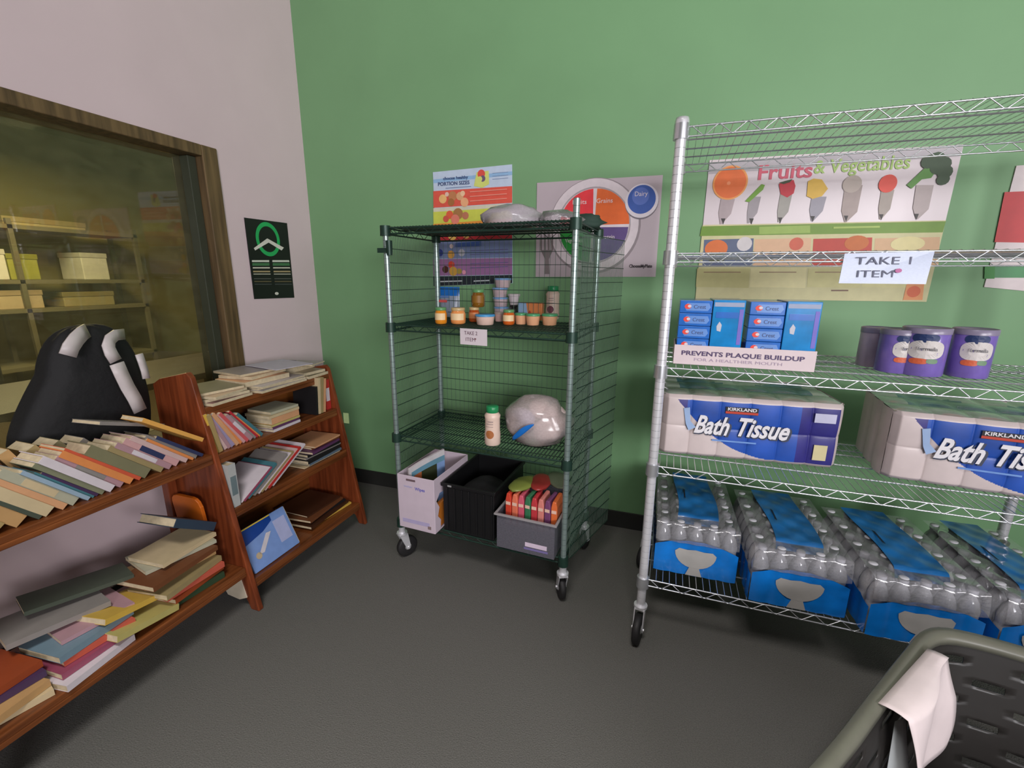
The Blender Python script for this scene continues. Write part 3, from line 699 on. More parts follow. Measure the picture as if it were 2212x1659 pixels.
# ------------------------------------------------------------------ things on the chrome rack
# toothpaste display
Z3 = RZ[2] + .003
TP = rk(.038, .062, Z3)
tw = .432
t = thing('display_tray', 'white cardboard display tray lettered about plaque buildup on the chrome rack', 'tray', TP, RYAW + R_(.6))
trm = mat('tray_card', (214, 198, 200), 0.55, var=.02)
b = MB().m(trm).box(0, tw, 0, .003, 0, .068).box(0, .003, .003, .18, 0, .068).box(tw - .003, tw, .003, .18, 0, .068).box(.003, tw - .003, .177, .18, 0, .068).box(.003, tw - .003, .003, .177, 0, .003)
b.build('tray_card', t, bevel=.001)
text('PREVENTS PLAQUE BUILDUP', t, flat((74, 56, 96)), (tw * .49, -.0008, .040), (1, 0, 0), (0, 0, 1), .375, .021, bold=.0005)
text('FOR A HEALTHIER MOUTH', t, flat((170, 152, 172)), (tw * .47, -.0008, .019), (1, 0, 0), (0, 0, 1), .27, .014)
c_, s_ = math.cos(RYAW + R_(.6)), math.sin(RYAW + R_(.6))
def tpl(x, y, z): return (TP.x + x * c_ - y * s_, TP.y + x * s_ + y * c_, TP.z + z)
blue1 = mat('toothpaste_blue', (36, 104, 190), .25, coat=.6, var=.15, scale=20); blue2 = mat('toothpaste_light', (104, 146, 210), .25, coat=.6); cyan = mat('toothpaste_cyan', (20, 130, 196), .2, coat=.6, var=.2)
red = flat((226, 66, 52)); 
for col, x0 in enumerate((.006, .224)):
    for k in range(5):
        z0 = .004 + k * .0435
        o = thing('toothpaste_carton', 'blue toothpaste carton end on, %s in the %s stack of the tray' % (['bottom one', 'second from bottom', 'middle one', 'second from top', 'top one'][k], ['left', 'right'][col]), 'box', tpl(x0, .008, z0), RYAW + R_(.6), 'toothpaste cartons in the display tray')
        MB().m(blue1).box(0, .103, 0, .16, 0, .0425).build('carton', o, bevel=.002)
        b = MB().m(blue2).prism([(.022, -.0006, .008), (.09, -.0006, .008), (.098, -.0006, .02), (.092, -.0006, .034), (.024, -.0006, .034), (.014, -.0006, .022)], (0, .0004, 0))
        b.m(red).prism([(.026 + .011 * math.cos(a * .524), -.0012, .022 + .009 * math.sin(a * .524)) for a in range(12)], (0, .0004, 0))
        b.m(WHITE).prism([(.031 + .006 * math.cos(a * .7), -.0018, .023 + .005 * math.sin(a * .7)) for a in range(9)], (0, .0004, 0)); b.build('print', o)
        text('Crest', o, flat((70, 84, 130)), (.064, -.0014, .021), (1, 0, 0), (0, 0, 1), .038, .018)
    for k, (z0, h_) in enumerate(((.004, .06), (.066, .158))):
        o = thing('toothpaste_pack', '%s in the %s half of the tray' % (['low blue toothpaste pack under the tall pack', 'tall glossy blue toothpaste pack with white top strip'][k], ['left', 'right'][col]), 'box', tpl(x0 + .106, .008, z0), RYAW + R_(.6), 'toothpaste packs in the display tray')
        MB().m(cyan).box(0, .098, 0, .16, 0, h_).build('carton', o, bevel=.002)
        b = MB().m(flat((150, 160, 186))).box(.004, .094, -.0008, 0, h_ - .022, h_ - .008)
        b.m(flat((110, 100, 190))).box(.082, .094, -.0008, 0, .01, h_ - .03)
        if k: b.m(flat((190, 190, 200))).prism([(.018, -.001, .055), (.03, -.001, .052), (.032, -.001, .075), (.024, -.001, .086), (.016, -.001, .07)], (0, .0004, 0))
        if k: b.m(blue1).box(.01, .08, -.0009, -.0001, h_ - .06, h_ - .04)
        b.build('print', o)

# formula cans
def can(label, loc, r, h, rz, plain=False):
    t = thing('formula_can', label, 'can', loc, rz, 'formula cans on the chrome rack')
    vio = mat('can_violet', (120, 100, 176), .3, var=.15, coat=.4) if not plain else mat('can_lilac', (176, 160, 176), .35, var=.1)
    MB().m(vio).lathe([(r * .96, 0), (r, .004), (r, h - .01), (r * .97, h - .008)], 28).build('can_body', t)
    MB().m(mat('can_lid', (136, 128, 150), .3)).lathe([(r * 1.03, h - .018), (r * 1.03, h - .002), (r * .98, h), (r * .9, h - .004), (0, h - .004)], 28).build('lid', t)
    if not plain:
        b = MB(); rr = r * 1.01
        def pt(a, z, k=1.0): return (rr * k * math.cos(R_(-90 + a)), rr * k * math.sin(R_(-90 + a)), z * h)
        def ov(mt, a0, z0, ra, rz0, k):
            b.m(mt); n = 24
            for i in range(n):
                A = 2 * math.pi * i / n; B = 2 * math.pi * (i + 1) / n
                f = lambda q_, s__: pt(a0 + ra * s__ * math.copysign(abs(math.cos(q_)) ** .7, math.cos(q_)), z0 + rz0 * s__ * math.copysign(abs(math.sin(q_)) ** .7, math.sin(q_)), k)
                for s0, s1 in ((0, .5), (.5, 1)):
                    b.poly([f(A, s0), f(A, s1), f(B, s1), f(B, s0)])
        ov(flat((30, 50, 96)), -8, .80, 32, .09, 1.0); ov(flat((206, 200, 196)), -2, .56, 44, .19, 1.006); ov(flat((206, 96, 60)), -16, .32, 22, .06, 1.01); ov(flat((110, 140, 110)), 16, .33, 14, .05, 1.012)
        b.build('label_print', t)
        text('formula', t, flat((90, 90, 96)), (rr * 1.0 * math.sin(0), -rr * 1.02, h * .58), (1, 0, 0), (0, 0, 1), r * .8, .016)
    return t
can('pale lilac can turned away, leftmost of the formula cans', on(2, 1891, 793, Z3) + Vector((0, .03, 0)), .048, .135, .3, True)
can('violet formula can half hidden behind the two front ones', rk(.725, .19, Z3), .052, .140, .2)
can('violet formula can with cream label in front, left of the end one', on(2, 1998, 813, Z3) + Vector((.0, .045, 0)), .059, .150, R_(-14))
can('violet formula can with cream label, rightmost in the photo', on(2, 2103, 818, Z3) + Vector((.0, .045, 0)), .052, .150, R_(-8))

# hand-lettered card
q = rk(.665, -.006, 1.448)
q = on(1, 1910, 580, 1.575)
t = thing('shelf_card', 'pale blue handwritten take item card hanging from the chrome rack', 'sign', q, RYAW)
w2, h2 = .105, .042
b = MB().m(film('card_sleeve', (190, 200, 222), .93, .15, .12)).prism([(-w2 * .96, 0, h2), (w2 * 1.0, -.004, h2 + .004), (w2 * .93, -.012, -h2), (-w2, -.006, -h2)], (0, .0015, 0)); b.build('card', t)
ink = flat((70, 74, 100))
text('TAKE 1', t, ink, (-.004, -.006, .020), (1, 0, 0), (0, .0, 1), .13, .030); text('ITEM', t, ink, (-.022, -.008, -.016), (1, 0, 0), (0, 0, 1), .085, .028)
MB().m(flat((176, 84, 140))).prism([(.03 + .008 * math.cos(a), -.012, -.006 + .006 * math.sin(a)) for a in [k * .7 for k in range(9)]], (0, .0006, 0)).build('heart_dot', t)

# bath tissue packs
ZT = RZ[3] + .003
def tissue_mesh(W_, D_, H_):
    wm = mat('tissue_wrap_white', (206, 192, 190), .45, coat=.1, var=.05); bl = mat('tissue_wrap_blue', (30, 78, 170), .45, coat=.1, var=.22, scale=9)
    dk = mat('tissue_wrap_navy', (44, 40, 120), .45, coat=.1, var=.15); ye = mat('tissue_wrap_pale', (190, 186, 180), .3)
    gn = film('tissue_wrap_top', (120, 150, 140), .82, .15, .3)
    def blg(u): return .008 * abs(math.sin(math.pi * 6 * u)) ** .5
    def front(u, v):
        bz = .006 * abs(math.sin(math.pi * 2 * v)) ** .5; e = .02 * (1 - min(1, min(u, 1 - u) / .03)) + .012 * (1 - min(1, min(v, 1 - v) / .05))
        return (W_ * u, -blg(u) - bz + e, H_ * v)
    def mf(u, v):
        # blue swoosh: from the upper left, its lower edge curving down to the right
        if u > .97: return wm
        if v > .93 or v < .05: return wm
        edge = .92 * (1 - min(1, max(0, (u - .07) / .62))) ** 2.2 + .05
        if u > .06 and v > edge:
            if u > .80: return dk
            if .77 < u: return dk
            return bl if u > .14 else dk
        return wm
    b = MB(); b.grid(front, 240, 90, matfn=mf)
    b.m(wm)
    b.grid(lambda u, v: (W_ + .010 * abs(math.sin(math.pi * 3 * u)) ** .5 * math.sin(math.pi * v) - .0, .02 + (D_ - .02) * u, H_ * v), 18, 8)
    b.grid(lambda u, v: (-.008 * abs(math.sin(math.pi * 3 * u)) ** .5, D_ - (D_ - .02) * u, H_ * v), 18, 6)
    b.grid(lambda u, v: (W_ * (1 - u), D_, H_ * v), 6, 2)
    tp = mat('tissue_top_film', (150, 158, 150), .15, coat=.8, var=.3, scale=8); tb = mat('tissue_top_blue', (40, 84, 110), .2, coat=.8, var=.3, scale=8)
    b.grid(lambda u, v: (W_ * u, .012 + (D_ - .012) * v, H_ - .003 + .008 * (abs(math.sin(math.pi * 6 * u)) * abs(math.sin(math.pi * 3 * v))) ** .5), 60, 24, matfn=lambda u, v: tb if (.12 < u < .9 and .3 < v < .75 + .1 * math.sin(9 * u)) else tp)
    b.m(wm).box(0.01, W_ - .01, .03, D_ - .01, 0, .004)
    return b
def tissue(label, loc, rz, W_=.60, D_=.34, H_=.235):
    t = thing('bath_tissue_pack', label, 'toilet paper', loc, rz, 'bath tissue packs')
    tissue_mesh(W_, D_, H_).build('plastic_wrap', t)
    wh = flat((226, 224, 228), .4)
    for wd_, cx_, ww_ in (('Bath', .285, .20), ('Tissue', .565, .28)):
        text(wd_, t, flat((60, 66, 84)), (W_ * cx_ + .004, -.0175, H_ * .525), (1, 0, -.02), (0, 0, 1), W_ * (ww_ + .012), .098, shear=.35, bold=.0035, name='lettering_shadow')
        text(wd_, t, wh, (W_ * cx_, -.0185, H_ * .54), (1, 0, -.02), (0, 0, 1), W_ * ww_, .096, shear=.35, bold=.0024)
    b = MB().m(flat((30, 26, 28))).box(W_ * .36, W_ * .54, -.0165, -.015, H_ * .76, H_ * .87); b.m(flat((190, 60, 40))).box(W_ * .36, W_ * .54, -.017, -.0165, H_ * .765, H_ * .80)
    b.m(flat((206, 196, 150), .5)).box(W_ * .86, W_ * .93, -.017, -.015, H_ * .13, H_ * .37)
    b.m(flat((190, 190, 214))).box(W_ * .84, W_ * .95, -.017, -.015, H_ * .72, H_ * .86)
    b.m(flat((150, 176, 214))).prism([(W_ * (.12 + x_), -.0172, H_ * (.5 + z_)) for x_, z_ in ((0, .30), (.035, .32), (.045, .1), (.08, 0), (.04, -.06), (.02, .05))], (0, .001, 0))
    b.m(flat((110, 150, 214))).box(W_ * .30, W_ * .55, -.0168, -.0155, H_ * .30, H_ * .325); b.build('label_print', t)
    text('KIRKLAND', t, wh, (W_ * .45, -.0172, H_ * .835), (1, 0, 0), (0, 0, 1), W_ * .16, .016, bold=.0004)
    for (x_, z_) in ((.845, .56), (.905, .56), (.845, .45), (.90, .46)):
        pass
    return t
tissue('white and blue bath tissue pack at the left end of the chrome rack', rk(.018, .13, ZT), R_(4.5))
tissue('white and blue bath tissue pack cut by the right frame edge', rk(.745, .165, ZT), R_(-6.5), W_=.60)

# bottled water packs
clear = film('bottle_plastic', (236, 236, 240), .46, .08, .6)
capm = mat('bottle_cap', (196, 196, 202), .3, var=.05)
wrapb = mat('water_wrap_blue', (16, 118, 206), .25, coat=.7, var=.22, scale=12); wrapd = mat('water_wrap_band', (24, 104, 168), .3, coat=.6, var=.35, scale=6)
silver = mat('water_wrap_silver', (166, 164, 160), .35, var=.12, scale=10)
bm = MB().m(clear); r_ = .0292
bm.lathe([(r_ * .8, .001), (r_, .012), (r_, .05), (r_ * .93, .056), (r_, .062), (r_, .10), (r_ * .94, .106), (r_, .112), (r_, .135), (r_ * .75, .163), (r_ * .42, .18), (r_ * .40, .192)], 12)
bottle_me = bm.mesh('water_bottle')
cm = MB().m(capm).lathe([(.0125, .187), (.0145, .189), (.0142, .203), (.012, .205), (0, .205)], 10).mesh('cap')
Z5 = RZ[4] + .003
def water(label, loc, rz, n=5, m_=8, sag=0.0):
    t = thing('water_pack', label, 'water bottles', loc, rz, 'shrink wrapped water bottle packs')
    W_, D_ = n * .0595, m_ * .0595
    for i in range(n):
        for j in range(m_):
            o = bpy.data.objects.new('bottle', bottle_me); COL.objects.link(o); o.parent = t; o.location = ((i + .5) * .0595, (j + .5) * .0595 + .002, .001)
            c = bpy.data.objects.new('cap', cm); COL.objects.link(c); c.parent = o
    b = MB().m(wrapb); N = 20; y_ = -.003
    def top(u): return .112 + .036 * math.sin(math.pi * min(1, max(0, u))) ** .8
    b.grid(lambda u, v: (W_ * u, y_ - .004 * abs(math.sin(5 * math.pi * u)), top(u) * v + .0), 30, 4)
    for x_, d_ in ((-.003, 1), (W_ + .003, -1)):
        b.grid(lambda u, v: (x_ - d_ * .003 * abs(math.sin(8 * math.pi * u)), D_ * u, (.10 + .01 * math.sin(7 * u)) * v), 32, 3)
    b.m(silver)
    oval = []
    for k in range(15):
        a = math.pi + math.pi * k / 14; oval.append((W_ * .5 + .074 * math.cos(a), -.0088, .100 + .066 * math.sin(a)))
    oval += [(W_ * .5 + .06, -.0088, .112), (W_ * .5 + .03, -.0088, .110), (W_ * .5, -.0088, .114), (W_ * .5 - .03, -.0088, .110), (W_ * .5 - .06, -.0088, .113)]
    b.poly(oval); b.poly([(W_ * .5 - .018, -.0088, .036), (W_ * .5 - .03, -.0088, 0.002), (W_ * .5 + .03, -.0088, 0.002), (W_ * .5 + .018, -.0088, .036)])
    b.build('shrink_wrap', t)
    b = MB().m(wrapd)
    b.grid(lambda u, v: (W_ * (.26 + .50 * u) + .008 * math.sin(5 * v), .055 + (D_ - .055) * v, .2145 + .003 * math.sin(8 * math.pi * v) * math.sin(3 * math.pi * u) - .03 * max(0, (.06 - v) / .06) ** 2), 16, 40); b.build('top_band', t)
    b = MB().m(film('clear_wrap_film', (236, 236, 240), .14, .12, .5))
    def cw_(u, v):
        bump_ = .004 * math.sin(5 * math.pi * u) ** 2
        if v < .25: q_ = v / .25; return (W_ * u, -.006 - bump_ + .012 * q_ ** 2, .135 + .07 * q_)
        q_ = (v - .25) / .75; return (W_ * u, .006 + (D_ - .01) * q_, .207 + .004 * math.sin(8 * math.pi * q_) * math.sin(5 * math.pi * u))
    b.grid(cw_, 30, 48); b.build('clear_film', t)
    b = MB().m(mat('handle_slot', (16, 30, 50), .6)).prism([(W_ * .36, .22, .2185), (W_ * .38, .21, .2185), (W_ * .385, .29, .2185), (W_ * .365, .30, .2185)], (0, 0, .0008)); b.build('handle_slot', t)
    return t
water('bottled water pack nearest the left post of the chrome rack', rk(.034, .075, Z5), R_(.8))
water('bottled water pack second from the left rack post', rk(.366, .005, Z5), R_(1.2))
water('bottled water pack overhanging the shelf above the basket corner', rk(.70, -.045, Z5), R_(2.5))
water('bottled water pack at the right frame edge, behind the basket rim', rk(1.035, -.03, Z5), R_(1.0), n=4)

# ------------------------------------------------------------------ bookcase
wd = wood('cherry_wood', (92, 48, 22), (134, 76, 38), .32, 'Y'); wdv = wood('cherry_wood_upright', (98, 44, 22), (142, 70, 38), .32, 'Z'); wback = wood('back_board_wood', (104, 58, 22), (140, 82, 34), .45, 'Y')
case = thing('bookcase', 'reddish wooden two-bay bookcase with sloping sides against the white wall', 'bookcase', (-1.75, 1.22, 0))
def cl(b): b.T = Matrix.Translation((1.75, -1.22, 0)); return b
def fx(z): return -1.535 - .185 * z / 1.02
def side(y0, y1, top, notch=True):
    pts = [(fx(0), y0, 0), (fx(top * .5), y0, top * .5), (fx(top) + .0, y0, top - .02), (fx(top) - .02, y0, top), (-1.895, y0, top - .035), (-1.94, y0, top - .06), (-1.94, y0, 0), (-1.90, y0, 0)]
    if notch: pts += [(-1.88, y0, .06), (-1.80, y0, .10), (-1.68, y0, .10), (-1.60, y0, .05), (-1.58, y0, 0)]
    return cl(MB().m(wdv)).prism(pts, (0, y1 - y0, 0))
side(1.212, 1.236, 1.03).build('side_panel', case, bevel=.004, label='tall middle side panel with rounded front edge')
side(1.945, 1.968, .93).build('side_panel', case, bevel=.004)
side(.385, .408, .93).build('side_panel', case, bevel=.004)
SA, SB, SR1, SR2, SR3, SR4 = .700, .205, .885, .690, .455, .135
for (y0, y1, z_, xb, lip) in ((.408, 1.212, SA, -1.90, .0), (.408, 1.212, SB, -1.93, .0), (1.236, 1.945, SR1, -1.93, 0), (1.236, 1.945, SR2, -1.90, 0), (1.236, 1.945, SR3, -1.90, 0), (1.236, 1.945, SR4, -1.90, 0)):
    b = cl(MB().m(wd)).box(xb, fx(z_) - .004, y0, y1, z_ - .022, z_); b.box(fx(z_) - .022, fx(z_) - .003, y0, y1, z_ - .04, z_ - .0215); b.build('shelf', case, bevel=.003)
cl(MB().m(wback)).box(-1.925, -1.912, 1.236, 1.945, .08, .86).build('back_board', case)
cl(MB().m(wdv)).box(-1.94, -1.90, 1.175, 1.211, 0, .66).build('back_stile', case, bevel=.003)

# ------------------------------------------------------------------ books
def book_parts(t, T, H, D, cov, band=None, soft=True):
    """spine at x = 0 facing +x, thickness along +y, height along +z"""
    c = .0012 if soft else .0025; o_ = .0 if soft else .003
    b = MB().m(cov).box(-D, 0, 0, c, 0, H).box(-D, 0, T - c, T, 0, H).box(-c, 0, c, T - c, 0, H); b.build('cover', t)
    pg = MATS['pages']
    MB().m(pg).box(-D + o_ + .001, -c, c, T - c, .001 + o_, H - .001 - o_).build('pages', t)
    if band:
        MB().m(band).box(0, .0004, T * .12, T * .88, H * .28, H * .72).build('spine_label', t)
mat('pages', (206, 190, 158), .8, var=.12, scale=60)
CN = {'lime green': (150, 170, 60), 'pinkish white': (206, 176, 172), 'tan': (170, 146, 96), 'khaki': (158, 140, 98), 'dark grey-green': (74, 82, 70), 'cream': (204, 184, 146), 'peach': (214, 160, 118), 'grey-cream': (176, 174, 152),
      'pale blue': (150, 172, 190), 'teal': (70, 120, 130), 'dark purple': (70, 50, 84), 'grey-green': (128, 130, 104), 'white': (214, 204, 210), 'mauve': (176, 138, 146), 'orange': (222, 140, 80), 'red-orange': (206, 90, 62),
      'olive grey': (126, 122, 92), 'pale pink': (206, 160, 160), 'navy': (48, 56, 92), 'yellow-orange': (226, 168, 84), 'yellow': (214, 176, 76), 'lilac': (156, 146, 178), 'pink-red': (206, 92, 96), 'crimson': (186, 46, 56),
      'grey': (140, 134, 130), 'brown': (112, 66, 38), 'dark brown': (66, 38, 24), 'black': (30, 28, 30), 'red': (184, 48, 44), 'magenta': (150, 74, 98), 'light blue': (114, 138, 152), 'green': (50, 72, 50), 'coral': (196, 92, 72),
      'dark blue': (30, 52, 110), 'purple': (96, 56, 96), 'sand': (190, 150, 100), 'blue-grey': (96, 112, 128), 'pale yellow': (190, 178, 108), 'rust': (150, 66, 30)}
LABELS = set()
def uniq(l):
    if l in LABELS: raise ValueError('label twice: ' + l)
    LABELS.add(l); return l
def row(y, z, items, where, group, lean_right=False, xoff=.012, kt=1.0, kh=1.0):
    """books side by side; item = (colour, thickness, height, depth, lean deg)"""
    n = len(items)
    for i, it in enumerate(items):
        if it is None: y += .012; continue
        colr, T, H, D, ln = it; T *= kt; H *= kh
        H *= U(.97, 1.03)
        prev = next((q[0] for q in items[:i][::-1] if q), None); nxt = next((q[0] for q in items[i+1:] if q), None)
        rel = ('between %s and %s books' % (prev, nxt)) if prev and nxt else ('left of a %s book' % nxt if nxt else 'right of a %s book' % prev)
        lab = uniq('%s book %s %s' % (colr, rel, where))
        a = R_(ln)
        if ln >= 0: py = y; pz = z; y += T / math.cos(a) + .0006
        else: # lean to +y: right lower corner rests on the shelf
            py = y; pz = z + T * math.sin(-a); y += T / math.cos(a) + .0006
        x_ = fx(z + .05) - xoff - U(0, .008)
        o = thing('book', lab, 'book', (x_, py, pz + .0006), 0, group, rx=a)
        book_parts(o, T, H, D, flat(CN[colr], .45), flat(CN[random.choice(['white', 'cream', 'grey', 'navy'])]) if (T > .016 and rnd() < .4) else None, soft=rnd() < .7)
    return y

rowA = [('khaki', .03, .15, .12, 30), ('lime green', .045, .145, .12, 34), ('pinkish white', .010, .165, .12, 36), ('tan', .034, .17, .12, 38), ('sand', .030, .19, .12, 40), ('dark grey-green', .010, .17, .12, 40), ('cream', .026, .175, .12, 41),
        ('peach', .016, .19, .12, 42), ('grey-cream', .022, .19, .12, 42), ('pale blue', .010, .175, .12, 42), ('teal', .006, .16, .12, 42), ('dark purple', .008, .155, .12, 43), ('grey-green', .012, .19, .12, 43), ('white', .020, .20, .12, 43),
        ('mauve', .016, .19, .12, 44), ('orange', .018, .205, .12, 45), ('red-orange', .010, .225, .12, 46), ('olive grey', .030, .185, .12, 46), ('khaki', .016, .18, .12, 46), ('mauve', .016, .185, .12, 47), ('pale pink', .020, .19, .12, 47),
        ('pinkish white', .014, .20, .12, 48), ('orange', .008, .17, .12, 48), ('grey', .012, .19, .12, 49), ('navy', .010, .18, .12, 50)]
yend = row(.46, SA, rowA, 'on the left bay upper shelf', 'leaning books on the left bay upper shelf', kt=1.2, kh=1.13); pass
# resting across the top of the leaning row
o = thing('book', uniq('long yellow-orange book resting on top of the leaning row'), 'book', (fx(SA) + .0, 1.178, SA + .068), 0, None, rx=R_(54)); book_parts(o, .015, .24, .11, flat(CN['yellow-orange']))
o = thing('book', uniq('thin grey book lying across the leaning row below the backpack'), 'book', (-1.74, 1.10, SA + .145), R_(6), None, rx=R_(70)); book_parts(o, .012, .22, .12, flat(CN['grey']))
# back row
def fx_b(y, colr, T, H, ln, lab):
    o = thing('book', uniq(lab), 'book', (-1.80, y, SA + .0006), 0, 'books in the back row of the left bay', rx=R_(ln)); book_parts(o, T, H, .10, flat(CN[colr], .5), soft=True)
fx_b(.60, 'blue-grey', .03, .19, 22, 'dark blue-grey book in the back row at the far left')
fx_b(.67, 'rust', .035, .20, 22, 'rust brown book in the back row, the left one')
fx_b(.715, 'brown', .03, .205, 22, 'brown book in the back row beside the rust one')
fx_b(.76, 'sand', .03, .20, 24, 'sandy brown book in the back row behind the white spine')
fx_b(.84, 'khaki', .03, .20, 30, 'khaki book in the back row behind the orange spine')
fx_b(.91, 'olive grey', .03, .20, 34, 'olive grey book in the back row')
fx_b(.98, 'grey', .03, .19, 38, 'grey book in the back row under the backpack')

# right bay, second shelf
rowB = [('yellow', .011, .16, .15, 8), ('tan', .018, .155, .15, 10), None, ('pinkish white', .014, .15, .15, 20), ('mauve', .014, .16, .15, 24), ('lilac', .018, .165, .15, 27), ('peach', .016, .165, .15, 29), ('orange', .012, .16, .15, 31),
        ('pale pink', .012, .17, .15, 33), ('pink-red', .014, .175, .15, 35), ('mauve', .020, .16, .15, 37), ('grey', .010, .155, .15, 38), ('crimson', .010, .17, .15, 38), ('orange', .006, .15, .15, 39), ('teal', .014, .155, .15, 40)]
ye = row(1.242, SR2, rowB, 'on the right bay second shelf', 'leaning books on the right bay second shelf', kh=1.1)
zz = SR2 + .001
def lying(x, y, z, colr, T, H, D, lab, rz=0, group=None, tilt=90, cat='book', name='book'):
    """lying flat: spine towards the room, the height runs to -y from (x, y)"""
    o = thing(name, uniq(lab), cat, (x, y, z), R_(rz), group, rx=R_(tilt)); book_parts(o, T, H, D, flat(CN[colr], .4)); return o
xs = fx(SR2) - .012
for k, (c, T, H) in enumerate((('white', .012, .17), ('purple', .010, .17), ('pale yellow', .010, .175), ('peach', .030, .17), ('cream', .012, .18), ('grey-cream', .012, .16))):
    lying(xs - .004 * (k % 2), ye + .205, zz + .001, c, T, H, .15, '%s book lying in the low pile, %s, right bay second shelf' % (c, ['lowest', 'second up', 'third up', 'fourth up', 'second from top', 'topmost'][k]), U(-4, 4), 'low pile on the right bay second shelf'); zz += T + .0012
for k, (c, T, H, a) in enumerate((('black', .012, .15, -4), ('cream', .014, .19, -6), ('khaki', .014, .19, -8), ('peach', .014, .18, -8))):
    aa = R_(a); o = thing('book', uniq('%s book standing near the right side panel, %s, second shelf' % (c, ['first of four', 'second of four', 'third of four', 'last of four'][k])), 'book', (xs, 1.80 + k * .0175, SR2 + .002 + T * math.sin(-aa)), 0, 'upright books beside the right side panel', rx=aa); book_parts(o, T, H, .15, flat(CN[c]))
o = thing('book', uniq('thick red book standing against the right side panel'), 'book', (xs - .02, 1.898, SR2 + .001), 0, None); book_parts(o, .036, .165, .13, flat(CN['red']), WHITE, False)

# right bay, third shelf: thick book, leaning magazines, flat magazine pile
o = thing('book', uniq('thick grey-white book standing beside the middle panel, third shelf'), 'book', (fx(.5) - .004, 1.24, SR3 + .001), 0, None); book_parts(o, .034, .19, .15, flat((178, 180, 178)), flat((110, 126, 130)), False)
mg = [('white', .005, .27), ('magenta', .010, .26), ('teal', .016, .27), ('grey', .012, .27), ('white', .005, .27), ('khaki', .010, .27), ('pinkish white', .008, .28), ('red', .013, .28), ('white', .012, .29)]
yy = 1.282
for k, (c, T, H) in enumerate(mg):
    a = R_(-60); o = thing('magazine', uniq('%s magazine leaning on the third shelf, %s' % (c, ['leftmost', 'second from left', 'third from left', 'fourth from left', 'middle one', 'fourth from right', 'third from right', 'second from right', 'rightmost'][k])), 'magazine', (fx(.5) - .004 - U(0, .006), yy, SR3 + .001 + T * math.sin(R_(60))), 0, 'leaning magazines on the third shelf', rx=a)
    book_parts(o, T * .85, H * (.70 if k < 3 else .86), .19, flat(CN[c], .35)); yy += T / math.cos(a) + .0006
zz = SR3 + .002
for k, (c, T, H) in enumerate((('cream', .006, .26), ('blue-grey', .012, .24), ('black', .016, .25), ('grey', .008, .25), ('black', .014, .23), ('purple', .012, .22), ('brown', .010, .2), ('peach', .008, .2))):
    lying(fx(.5) - .002 - U(0, .015), 1.925 - U(0, .02), zz, c, T, H, .19, '%s magazine in the dark flat pile, %s' % (c, ['lowest', 'second up', 'third up', 'fourth up', 'fourth from top', 'third from top', 'second from top', 'topmost'][k]), U(-4, 4), 'flat magazine pile on the third shelf', cat='magazine', name='magazine'); zz += T + .0012

# right bay, bottom: blue book leaning out, dark flat ones
t = thing('picture_book', 'large light blue picture book propped on the bottom shelf', 'book', (-1.585, 1.262, SR4 + .004), 0, None, ry=R_(-24), rx=0)
b = MB().m(flat((120, 150, 206), .3)).box(-.012, 0, 0, .30, 0, .235); b.build('cover', t, bevel=.002); t.scale = (.84, .84, .84)
b = MB().m(flat((18, 62, 140), .3)).prism([(.0006, .01, .15), (.0006, .13, .17), (.0006, .20, .20), (.0006, .20, .228), (.0006, .01, .228)], (.0004, 0, 0))
b.m(flat((206, 200, 206))).prism([(.0014, .06, .075), (.0014, .09, .07), (.0014, .17, .15), (.0014, .14, .155)], (.0004, 0, 0)); b.m(flat((170, 176, 214))).box(.0006, .001, .2, .28, .06, .19)
b.m(flat((190, 170, 140))).prism([(.0014, .055 + .018 * math.cos(k * .7), .07 + .018 * math.sin(k * .7)) for k in range(9)], (.0004, 0, 0)); b.m(flat((226, 196, 60))).box(.0, .0016, .005, .2, .2285, .2345); b.build('cover_print', t)
MB().m(MATS['pages']).box(-.011, -.001, .298, .302, .004, .231).build('pages', t)
zz = SR4 + .002
for k, (c, T, H, rz) in enumerate((('yellow', .010, .26, -10), ('dark brown', .014, .30, 4), ('black', .010, .26, -6), ('brown', .012, .27, 8), ('dark brown', .008, .24, -4))):
    lying(-1.60 - .01 * k, 1.92 - .01 * k, zz, c, T, H, .22, '%s magazine lying on the bottom shelf right of the blue book, %s' % (c, ['lowest', 'second up', 'middle', 'second from top', 'topmost'][k]), rz * .5, 'flat magazines on the bottom shelf', cat='magazine', name='magazine'); zz += T + .0015
cl(MB().m(flat((210, 198, 176)))).prism([(-1.735, 1.2115, .108), (-1.64, 1.2115, .158), (-1.612, 1.2115, .150), (-1.590, 1.2115, .058), (-1.635, 1.2115, .038), (-1.70, 1.2115, .046)], (0, -.003, 0)).build('paper_patch', case, label='cream paper stuck on the foot of the middle side panel')

# top of the right bay: loose papers and magazines
def sheet(label, x, y, z, w_, d_, T, colr, rz, curl=0.0, name='magazine', cat='magazine', rough=.4, tiltx=0):
    t = thing(name, uniq(label), cat, (x, y, z), R_(rz), 'papers piled on top of the bookcase', rx=R_(tiltx))
    f = lambda zoff: (lambda u, v: (-w_ / 2 + w_ * u, -d_ / 2 + d_ * v, zoff + curl * ((u) ** 2) * (1 if curl else 0)))
    b = MB().m(flat(colr, rough)); b.grid(f(T), 8, 2)
    b.m(MATS['pages'] if T > .003 else flat(colr, rough)); g0 = f(0); g1 = f(T); n = 8
    b.grid(lambda u, v: g0(u, v), 8, 2)
    for v_ in (0, 1):
        for i in range(n):
            b.poly([g0(i / n, v_), g0((i + 1) / n, v_), g1((i + 1) / n, v_), g1(i / n, v_)])
    for u_ in (0, 1):
        b.poly([g0(u_, 0), g0(u_, 1), g1(u_, 1), g1(u_, 0)])
    b.build('pages', t); return t
zt = SR1 + .001
